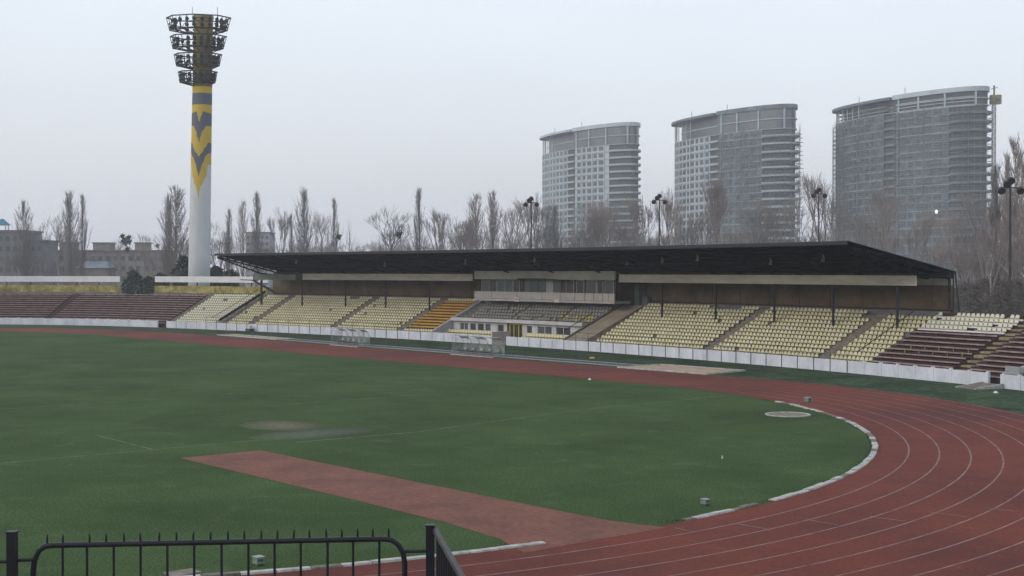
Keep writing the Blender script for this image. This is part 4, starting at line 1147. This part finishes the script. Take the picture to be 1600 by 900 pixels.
def spreading(seed, fork=.22, ang=.5, lv=5, lean=0, rmul=1.0):
    r = random.Random(seed); tr = MB(); br = MB()
    def grow(p, d, L_, rad, k):
        P = [p]; dd = d.copy(); n = 3 if k < 3 else 2
        for q in range(n):
            dd = (dd + Vector((r.uniform(-.14,.14), r.uniform(-.14,.14), r.uniform(-.02,.12)))).normalized(); P.append(P[-1] + dd*L_/n)
        tgt = tr if k == 0 else br
        rad = max(rad, .00115); tgt.tube(P, [rad*(1-.38*i/n) for i in range(n+1)], 5 if k < 2 else 3)
        if k >= lv: return
        m = 3 if k < 2 else r.choice((3,4)) 
        for j in range(m):
            a = 2*PI*(j + r.random()*.6)/m; t = ang * r.uniform(.55, 1.25) * (.75 if k == 0 else 1)
            o = dd.orthogonal().normalized(); o2 = dd.cross(o)
            nd = (dd*cos(t) + (o*cos(a) + o2*sin(a))*sin(t)); nd = (nd + Vector((0,0,.16))).normalized()
            st_ = P[-1] if j < 2 else P[-2].lerp(P[-1], r.uniform(.2, .9))
            grow(st_, nd, L_ * r.uniform(.62, .84), rad*.55, k+1)
    grow(Vector((0,0,0)), Vector((lean, 0, 1)).normalized(), fork, .015*rmul, 0)
    h = max(v[2] for v in br.v); sc = 1/h
    for m_ in (tr, br): m_.v = [(x*sc, y*sc, z*sc) for x, y, z in m_.v]
    return tr, br
KIND = {}
def reg(key, gen, bk, bk2=None): tr, br = gen; KIND[key] = (tr.mesh('trunk', M[bk]), br.mesh('branches', M[bk2 or bk]))
for i in range(4): reg('pop%d' % i, poplar(10+i, 1.0 + .15*(i % 2), .8 + .25*(i % 3)), 'bark', 'bark' if i % 2 else 'barkr')
reg('thin', poplar(31, .7, .62), 'bark')
reg('wide', poplar(33, 1.3, 1.6), 'bark', 'barkr')
for i in range(5): reg('rnd%d' % i, spreading(50+i, .24 + .03*(i % 3), .42 + .06*(i % 3)), 'bark', 'barkr' if i % 2 else 'bark')
for i in range(3): reg('up%d' % i, spreading(70+i, .26, .28, 5), 'barkd' if i == 1 else 'bark', 'barkr')
reg('lean', spreading(81, .42, .40, 5, .35, 1.0), 'barkd', 'bark')
reg('snag', spreading(90, .5, .25, 3, 0, .8), 'barkd')
tree_n = 0
def tree(name, label, px, ytop, D, kind, wx=1.0, group=None):
    global tree_n; tree_n += 1
    p = spot(px, D); H = hz(ytop, D); t = thing(name, label, 'tree', p, group)
    t.scale = (H*wx, H*wx, H); t.rotation_euler = (0, 0, (tree_n * 2.399) % 6.283)
    for nm, me in zip(('trunk', 'branches'), KIND[kind]):
        o = bpy.data.objects.new(nm, me); COL.objects.link(o); o.parent = t
    return t
PT = 'bare Lombardy poplars behind the stadium'; RT = 'bare spreading trees behind the stadium'
TREES = [
 ('poplar', 'narrow bare poplar in front of the grey block at the left edge', 37, 313, 330, 'wide', 1.05, PT),
 ('bare_tree', 'wide bare tree forking low, left of the pair of tall poplars', 92, 330, 320, 'rnd0', 1.0, RT),
 ('poplar', 'left and wider of the pair of tall poplars before the long block', 109, 298, 315, 'pop1', 1.1, PT),
 ('poplar', 'right and thinner of the pair of tall poplars before the long block', 129, 303, 318, 'thin', 1.0, PT),
 ('bare_tree', 'small bare tree full of round mistletoe balls above the long block', 193, 366, 350, 'rnd2', .9, RT),
 ('bare_tree', 'small rounded bare tree right of the mistletoe tree', 226, 362, 352, 'rnd3', .9, RT),
 ('poplar', 'big twin topped poplar immediately left of the floodlight tower', 275, 290, 300, 'wide', 1.25, PT),
 ('poplar', 'left leader of the big poplar clump beside the floodlight tower', 264, 303, 303, 'pop0', 1.0, PT),
 ('bare_tree', 'bare tree just right of the floodlight tower column', 343, 338, 320, 'rnd4', .8, RT),
 ('poplar', 'thin poplar second right of the floodlight tower', 358, 326, 322, 'thin', 1.1, PT),
 ('poplar', 'slender poplar left of the hazy grey block', 380, 312, 318, 'pop2', .8, PT),
 ('poplar', 'poplar rising in front of the hazy grey block', 401, 299, 310, 'pop3', .9, PT),
 ('bare_tree', 'thin airy tree right of the hazy grey block', 437, 322, 330, 'up0', .8, RT),
 ('poplar', 'very thin short poplar beside the airy tree', 455, 335, 330, 'thin', .7, PT),
 ('poplar', 'tall dense poplar above the left third of the black roof', 475, 293, 305, 'pop1', 1.05, PT),
 ('bare_tree', 'airy spreading tree right of the tall dense poplar', 500, 322, 318, 'rnd1', .8, RT),
 ('poplar', 'thin pointed poplar right of the airy spreading tree', 522, 309, 318, 'thin', 1.0, PT),
 ('bare_tree', 'bare broken trunk with few branches standing alone above the roof', 546, 340, 300, 'snag', .5, RT),
 ('bare_tree', 'low bushy tree left of the broad oak shaped tree', 590, 372, 310, 'rnd3', 1.0, RT),
 ('bare_tree', 'broad open crowned bare tree with thick limbs above the black roof', 614, 321, 300, 'rnd4', 1.25, RT),
 ('poplar', 'lone slim pointed poplar above the middle left of the roof', 655, 293, 302, 'thin', 1.15, PT),
 ('bare_tree', 'bushy bare tree right of the lone slim poplar', 690, 322, 310, 'up1', 1.1, RT),
 ('bare_tree', 'second bushy bare tree, nearer the tree pair left of the first tower', 715, 326, 312, 'up2', 1.1, RT),
 ('poplar', 'poplar with feathery top, left of the dense clump', 744, 301, 308, 'pop2', 1.2, PT),
 ('poplar', 'dense reddish poplar in the clump left of the first tower', 770, 298, 304, 'pop0', 1.25, PT),
 ('bare_tree', 'airy bare tree behind the three headed lamp mast left of the first tower', 808, 302, 300, 'rnd1', 1.0, RT),
 ('bare_tree', 'bare tree overlapping the left corner of the first tower', 836, 300, 300, 'up0', 1.0, RT),
 ('poplar', 'brownish poplar before the left end of the first tower', 866, 318, 300, 'pop1', 1.2, PT),
 ('bare_tree', 'bare tree before the middle of the first tower', 905, 330, 298, 'rnd2', 1.0, RT),
 ('bare_tree', 'leaning bare tree before the right half of the first tower', 945, 316, 296, 'up1', 1.0, RT),
 ('bare_tree', 'short bare tree at the right foot of the first tower', 975, 345, 300, 'rnd3', 1.0, RT),
 ('bare_tree', 'bare tree in the gap between first and middle towers', 1013, 297, 292, 'up2', .9, RT),
 ('bare_tree', 'bare tree close to the left corner of the middle tower', 1045, 290, 295, 'up0', .8, RT),
 ('bare_tree', 'bare tree before the left part of the middle tower', 1085, 325, 290, 'rnd0', .95, RT),
 ('bare_tree', 'tall upright bare tree before the middle of the middle tower', 1128, 262, 285, 'up2', .8, RT),
 ('bare_tree', 'dense bare tree just left of centre before the middle tower', 1107, 300, 288, 'up1', 1.1, RT),
 ('bare_tree', 'wide bare tree low before the right third of the middle tower', 1185, 330, 287, 'rnd4', 1.2, RT),
 ('bare_tree', 'bare tree standing before the left third of the middle tower', 1066, 316, 289, 'up0', .9, RT),
 ('bare_tree', 'brown bare tree before the centre of the first tower, tallest there', 922, 300, 297, 'up2', 1.0, RT),
 ('bare_tree', 'wide twiggy tree low before the first tower, right of centre', 958, 332, 297, 'rnd1', 1.2, RT),
 ('bare_tree', 'twiggy tree before the left edge of the first tower', 850, 322, 299, 'rnd4', 1.0, RT),
 ('bare_tree', 'bare tree with forked limbs before the middle tower, right of the poplar', 1165, 318, 285, 'lean', .9, RT),
 ('bare_tree', 'bare tree before the right part of the middle tower', 1200, 300, 285, 'rnd1', .9, RT),
 ('bare_tree', 'tall bare tree at the right corner of the middle tower', 1252, 266, 275, 'rnd4', .8, RT),
 ('bare_tree', 'tall bare tree left of the nearest tower, behind the lamp mast', 1286, 262, 275, 'up1', .9, RT),
 ('bare_tree', 'bare tree crossing the left edge of the nearest tower', 1318, 300, 270, 'rnd2', .9, RT),
 ('bare_tree', 'tall upright bare tree before the left half of the nearest tower', 1378, 276, 265, 'up2', .8, RT),
 ('bare_tree', 'twiggy tree low before the left third of the nearest tower', 1345, 322, 266, 'rnd1', 1.1, RT),
 ('bare_tree', 'wide twiggy tree before the centre of the nearest tower', 1432, 325, 252, 'up1', 1.1, RT),
 ('bare_tree', 'thin bare tree before the right third of the nearest tower', 1488, 318, 235, 'up0', .8, RT),
 ('bare_tree', 'leaning tree with dark bare limbs before the nearest tower', 1408, 305, 255, 'lean', 1.0, RT),
 ('bare_tree', 'bare tree before the right half of the nearest tower', 1455, 335, 250, 'rnd3', .9, RT),
 ('bare_tree', 'dark forked tree right of the roof end before the nearest tower', 1530, 292, 190, 'lean', .9, RT),
 ('bare_tree', 'bushy tree behind the end brace of the black roof', 1502, 345, 215, 'up2', 1.1, RT),
 ('poplar', 'tall pale poplar left of the last lamp mast at the right edge', 1556, 256, 180, 'thin', 1.3, PT),
 ('poplar', 'tallest feathery poplar at the right edge of the photo', 1586, 212, 178, 'pop2', 1.0, PT),
 ('poplar', 'reddish poplar beside the tallest one at the right edge', 1573, 240, 186, 'pop0', .8, PT),
 ('poplar', 'poplar cut by the right edge of the photo', 1602, 245, 175, 'wide', .8, PT),
 ('bare_tree', 'leaning bare tree among the poplars at the right edge', 1552, 330, 172, 'up1', 1.2, RT),
 ('bare_tree', 'low bushy tree under the tall poplars at the right edge', 1590, 350, 168, 'rnd1', 1.2, RT),
]
tobj = {}
for a in TREES: tobj[a[1]] = tree(*a)
# scrub between them: low bare thickets that share one description
sr = random.Random(5)
LOW = [(15,392),(55,385),(75,398),(140,390),(165,398),(245,385),(300,372),(330,372),(365,375),(418,372),(445,380),(470,382),(495,378),(530,380),(560,378),(575,374),(600,372),(628,366),(640,368),(668,366),(700,362),(730,360),(756,358),(785,355),(815,362),(850,352),(885,358),(925,356),(960,362),(992,356),(1030,352),(1060,356),(1105,352),(1145,354),(1185,352),(1225,346),(1262,350),(1300,348),(1345,350),(1390,352),(1430,360),(1480,372),(1515,380),(1540,372),(1565,385),(1582,380),(1600,372)]
seen = {}
for i, (px, y) in enumerate(LOW):
    px2 = px + sr.uniform(-6, 6); y2 = y + sr.uniform(-8, 6)
    nb = min(TREES, key=lambda a: abs(a[2] - px2)); side = 'left' if px2 < nb[2] else 'right'
    lab = 'low bare tree at the %s foot of the %s' % (side, ' '.join(nb[1].split()[:7]).rstrip(','))
    c_ = seen.get(lab, 0); seen[lab] = c_ + 1
    if c_: lab = lab.replace('low bare tree', ('shorter', 'second', 'third')[c_ - 1] + ' low bare tree')
    tree('thicket_tree', lab, px2, y2, (330 if px < 1200 else 300) if px < 1470 else 205, 'rnd%d' % (i % 5) if i % 3 else 'up%d' % (i % 3), 1.5, 'low bare trees in the thicket')
# mistletoe balls, each a clump of small leaves, on their trees
def clump(rad, n, seed, leaf=.3):
    r = random.Random(seed); b = MB()
    for k in range(n):
        v = Vector((r.gauss(0,1), r.gauss(0,1), r.gauss(0,1))); v.normalize(); p = v * rad * r.uniform(.35, 1)
        a = Vector((r.uniform(-1,1), r.uniform(-1,1), r.uniform(-1,1))).normalized(); c_ = a.orthogonal().normalized(); l = leaf*r.uniform(.6, 1.3)
        b.quad(p, p + a*l, p + a*l + c_*l*.6, p + c_*l*.6)
    return b
mm = clump(.55, 110, 4, .28).mesh('mistletoe_ball', M['mistle'])
mt = tobj['small bare tree full of round mistletoe balls above the long block']
def ball(t_, px, py, D, r=1.0):
    q = spot(px, D, hz(py, D)); o = bpy.data.objects.new('mistletoe_ball', mm); COL.objects.link(o); o.parent = t_
    Mp = Matrix.Translation(t_.location) @ t_.rotation_euler.to_matrix().to_4x4() @ Matrix.Diagonal((*t_.scale, 1))
    o.matrix_local = Mp.inverted() @ Matrix.Translation(q) @ Matrix.Scale(r, 4)
for px, py in ((191, 369), (201, 371), (192, 377), (202, 378), (196, 380), (199, 389), (196, 374)): ball(mt, px, py, 349, 1.1)
ball(tobj['small rounded bare tree right of the mistletoe tree'], 246, 384, 351, .9)
ball(tobj['airy spreading tree right of the tall dense poplar'], 529, 370, 317, 1.1)
ball(tobj['broad open crowned bare tree with thick limbs above the black roof'], 623, 366, 299, 1.3)
# evergreens
def bush(name, label, px, y, D, wpx, seed, cone=False, key='ever', n=1500, lf=1.0):
    p = spot(px, D); H = hz(y, D); w = wpx / FPX * D; t = thing(name, label, 'bush', p)
    MB().tube([(p.x,p.y,0),(p.x,p.y,H*.8)], [.18,.05], 5).build('stem', M['barkd'], t)
    r = random.Random(seed); b = MB()
    for k in range(n):
        z = r.random()**.8; f = (1 - z)**.6 if cone else math.sqrt(max(0, 1 - (2*z*.9 - .8)**2)); a = r.uniform(0, 2*PI)
        rr = w/2 * f * math.sqrt(r.uniform(.25, 1)) * (1 + .25*sin(3*a + seed) + .15*sin(z*15+a))
        q = p + Vector((cos(a)*rr, sin(a)*rr, z*H)); u_ = Vector((r.uniform(-1,1), r.uniform(-1,1), r.uniform(-.6,1))).normalized()*r.uniform(.3,.6)*lf; v_ = u_.orthogonal().normalized()*r.uniform(.2,.4)*(lf if key == 'ever' else .12)
        b.quad(q, q+u_, q+u_+v_, q+v_)
    b.build('foliage', M[key], t)
bush('evergreen_bush', 'dark bush filling the left of the gap between the two white hoardings', 208, 424, 236, 32, 1, lf=.8)
bush('evergreen_bush', 'dark bush in the middle of the gap between the hoardings', 232, 434, 230, 34, 2, lf=.8)
bush('evergreen_bush', 'dark evergreen right side of the gap next to the second hoarding', 250, 428, 236, 30, 3, lf=.8)
bush('evergreen_bush', 'dark evergreen against the left side of the floodlight tower', 286, 402, 246, 36, 4)
bush('evergreen_bush', 'dark low evergreen right of the floodlight tower', 336, 418, 246, 34, 5)
bush('evergreen_bush', 'dark evergreen partly hidden by the left end of the black roof', 360, 424, 250, 30, 6)

for i_, (px, y, D, w, lab) in enumerate((
    (1512, 437, 190, 70, 'brown leafless hedge just right of the end brace of the black roof'),
    (1548, 430, 175, 80, 'tall brown leafless scrub behind the open terrace, between the dark forked tree and the poplars'),
    (1584, 434, 160, 80, 'brown leafless scrub under the tallest feathery poplar at the right edge'),
    (1620, 428, 165, 80, 'brown leafless scrub cut by the right edge of the photo'))):
    bush('leafless_scrub', lab, px, y + 8, D, w, 20 + i_, key='scrub', n=4500, lf=1.5)
for i_, (px, y, D, kd) in enumerate(((1516, 388, 200, 'up0'), (1538, 372, 196, 'rnd3'), (1562, 366, 192, 'up1'), (1592, 362, 188, 'up2'), (1574, 300, 184, 'up0'))):
    tree('bare_tree', ('short', 'rounded', 'bushy', 'upright', 'tall thin')[i_] + ' bare tree in the brown scrub right of the black roof', px, y, D, kd, 1.1, RT)

# lamp masts with three heads
def mast(label, px, ytop, D, heads=3):
    p = spot(px, D); H = hz(ytop, D); t = thing('lamp_mast', label, 'lamp mast', p, 'training pitch lamp masts')
    MB().tube([(p.x,p.y,0),(p.x,p.y,H)], [.20,.12], 8, True).build('pole', M['steel'], t)
    top = Vector((p.x,p.y,H))
    MB().bar(top - RGT*1.1 - Vector((0,0,.9)), top + RGT*1.1 - Vector((0,0,.9)), .14).build('cross_arm', M['steel'], t)
    for dx, dz in ((-1.15, -1.1), (1.15, -1.1), (0, .1), (-.5, -.3)):
        h_ = MB(); q = top + RGT*dx + Vector((0,0,dz)); h_.tube([q - FWD*.35 - Vector((0,0,.25)), q, q + FWD*.25 + Vector((0,0,.15))], [.50, .42, .15], 8, True); h_.build('lamp_head', M['steel'], t)
mast('lamp mast with dark round heads left of the first oval tower', 830, 310, 280)
mast('lamp mast with dark round heads between first and middle towers', 1030, 306, 278)
mast('lamp mast with dark round heads between middle and nearest towers', 1279, 296, 268)
mast('lamp mast among tall poplars at the right edge', 1578, 282, 165)

# ------------------------------------------------------------------ foreground fence and the stand the viewer is on
def vp(px, D, z): p = EYE + FWD*D + RGT*((px-800)/FPX*D); return Vector((p.x, p.y, z))
zr = 5.80; zb_ = 4.85
gate = thing('gate', 'black tubular gate with rounded top corners and short spikes in the foreground', 'gate', vp(340, 8.65, zb_))
def gD(px): return 8.56 + (px - 75) / 525 * .21
rp = .0185
path = [vp(50, gD(50), zb_ + .1), vp(50, gD(50), zr - .16), vp(52, gD(52), zr - .09), vp(58, gD(58), zr - .035), vp(68, gD(68), zr - .006), vp(80, gD(80), zr), vp(340, gD(340), zr), vp(598, gD(598), zr), vp(612, gD(612), zr - .008), vp(622, gD(622), zr - .04), vp(629, gD(629), zr - .09), vp(632, gD(632), zr - .16), vp(632, gD(632), zb_ + .1)]
o = MB().tube(path, rp, 10, True).build('top_frame', M['fence'], gate, smooth=True)
MB().tube([vp(50, gD(50), zb_ + .1), vp(632, gD(632), zb_ + .1)], rp, 8, True).build('bottom_rail', M['fence'], gate)
for px in (96, 134, 176, 218, 260, 302, 345, 387, 428, 469, 511, 551, 592):
    MB().tube([vp(px, gD(px), zb_ + .1), vp(px, gD(px), zr)], .0085, 6).build('picket', M['fence'], gate)
for k, px in enumerate((72, 96, 138, 164, 192, 218, 247, 274, 301, 328, 355, 381, 407, 432, 458, 483, 509, 533, 558, 582, 607)):
    MB().tube([vp(px, gD(px), zr + .01), vp(px + random.uniform(-.6, .8), gD(px), zr + .048), vp(px + random.uniform(-.8, 1), gD(px), zr + .072)], [.0072, .0072, .003], 6, True).build('spike', M['fence'], gate)
for a, c, z_ in ((24, 50, 5.71), (632, 668, 5.715)):
    MB().tube([vp(a, gD(a), z_), vp(c, gD(c), z_)], .0115, 8, True).build('hinge_bar', M['fence'], gate)
def fpost(label, px, D, zt_, w=.055):
    t = thing('fence_post', label, 'post', vp(px, D, zb_)); c_ = vp(px, D, 0)
    obox(MB(), c_, w/2, w/2, zb_, zt_).build('shaft', M['fence'], t); obox(MB(), c_, w/2+.004, w/2+.004, zt_, zt_+.008).build('cap', M['fence'], t)
fpost('square black fence post left of the gate', 17, 8.5, 5.895); fpost('square black fence post right of the gate', 672, 8.8, 5.88)
sf = thing('picket_fence', 'black picket fence panel running from the right post towards the viewer', 'fence', vp(700, 8.2, zb_))
def fl_(k): D_ = 8.76 - k*5.7; r_ = -.500 + k*5.7*.167; p = EYE + FWD*D_ + RGT*r_; return Vector((p.x, p.y, 0))
for z_ in (5.855, 4.95): MB().tube([fl_(0) + Vector((0,0,z_)), fl_(1) + Vector((0,0,z_))], .021, 8, True).build('rail', M['fence'], sf)
for k in range(1, 46): q = fl_(k/46); MB().tube([q + Vector((0,0,4.95)), q + Vector((0,0,5.855))], .0085, 6).build('picket', M['fence'], sf)
lf = thing('picket_fence', 'black fence rail leaving the left post at the lower left corner', 'fence', vp(0, 8.5, zb_))
for z_ in (5.71, 4.95): MB().tube([vp(12, 8.5, z_), vp(-400, 8.3, z_)], .0115, 8, True).build('rail', M['fence'], lf)
for k in range(12): px = -30 - k*31; MB().tube([vp(px, 8.45, 4.95), vp(px, 8.45, 5.71)], .0085, 6).build('picket', M['fence'], lf)
# concrete deck under the fence, stepping down from the viewer's feet
dk = MB(); prof = [(-6, 5.9), (3.0, 5.9), (3.0, 5.5), (4.4, 5.5), (4.4, 5.2), (5.8, 5.2), (5.8, 4.85), (9.8, 4.85), (9.8, 0), (-6, 0)]
n = len(prof)
for r_ in (-9, 7):
    for (d_, z_) in prof: p = EYE + FWD*d_ + RGT*r_; dk.v.append((p.x, p.y, z_))
dk.f = [tuple(range(n)), tuple(reversed(range(n, 2*n)))] + [(i, n+i, n+(i+1) % n, (i+1) % n) for i in range(n)]
sheet('viewing_terrace', dk, M['conc'])

# ------------------------------------------------------------------ grass blades near the kerb (ragged edge) and over the near infield
gr = random.Random(9); gb = MB()
def blade(x, y, h):
    a = gr.uniform(0, PI); w = h*.35; dx, dy = cos(a)*w, sin(a)*w; l = gr.uniform(-.5, .5)*h
    n = len(gb.v); gb.v += [(x-dx, y-dy, 0), (x+dx, y+dy, 0), (x+l, y+l*.6, h)]; gb.f.append((n, n+1, n+2))
for k in range(3500):
    th = gr.uniform(R_(-92), R_(70)); r = RK - gr.uniform(.12, .36); x, y = r*cos(th), r*sin(th)
    if -4.6 < y < .6: continue
    blade(x, y, gr.uniform(.03, .07))
gb.build('grass_blades', M['infield'], None, kind='stuff')

# ------------------------------------------------------------------ haze: one closed box round everything
hb = MB(); hb.box(-1560, 1560, -1560, 1560, -1.0, 100.0)
hm = bpy.data.materials.new('haze_mat'); hm.use_nodes = True
nt = hm.node_tree; nt.nodes.clear(); o_ = nt.nodes.new('ShaderNodeOutputMaterial'); pv = nt.nodes.new('ShaderNodeVolumePrincipled')
pv.inputs['Color'].default_value = (.93, .95, 1, 1); pv.inputs['Density'].default_value = .00037; pv.inputs['Anisotropy'].default_value = 0.0
nt.links.new(pv.outputs[0], o_.inputs['Volume'])
ho = hb.build('haze', hm, None, kind='stuff')
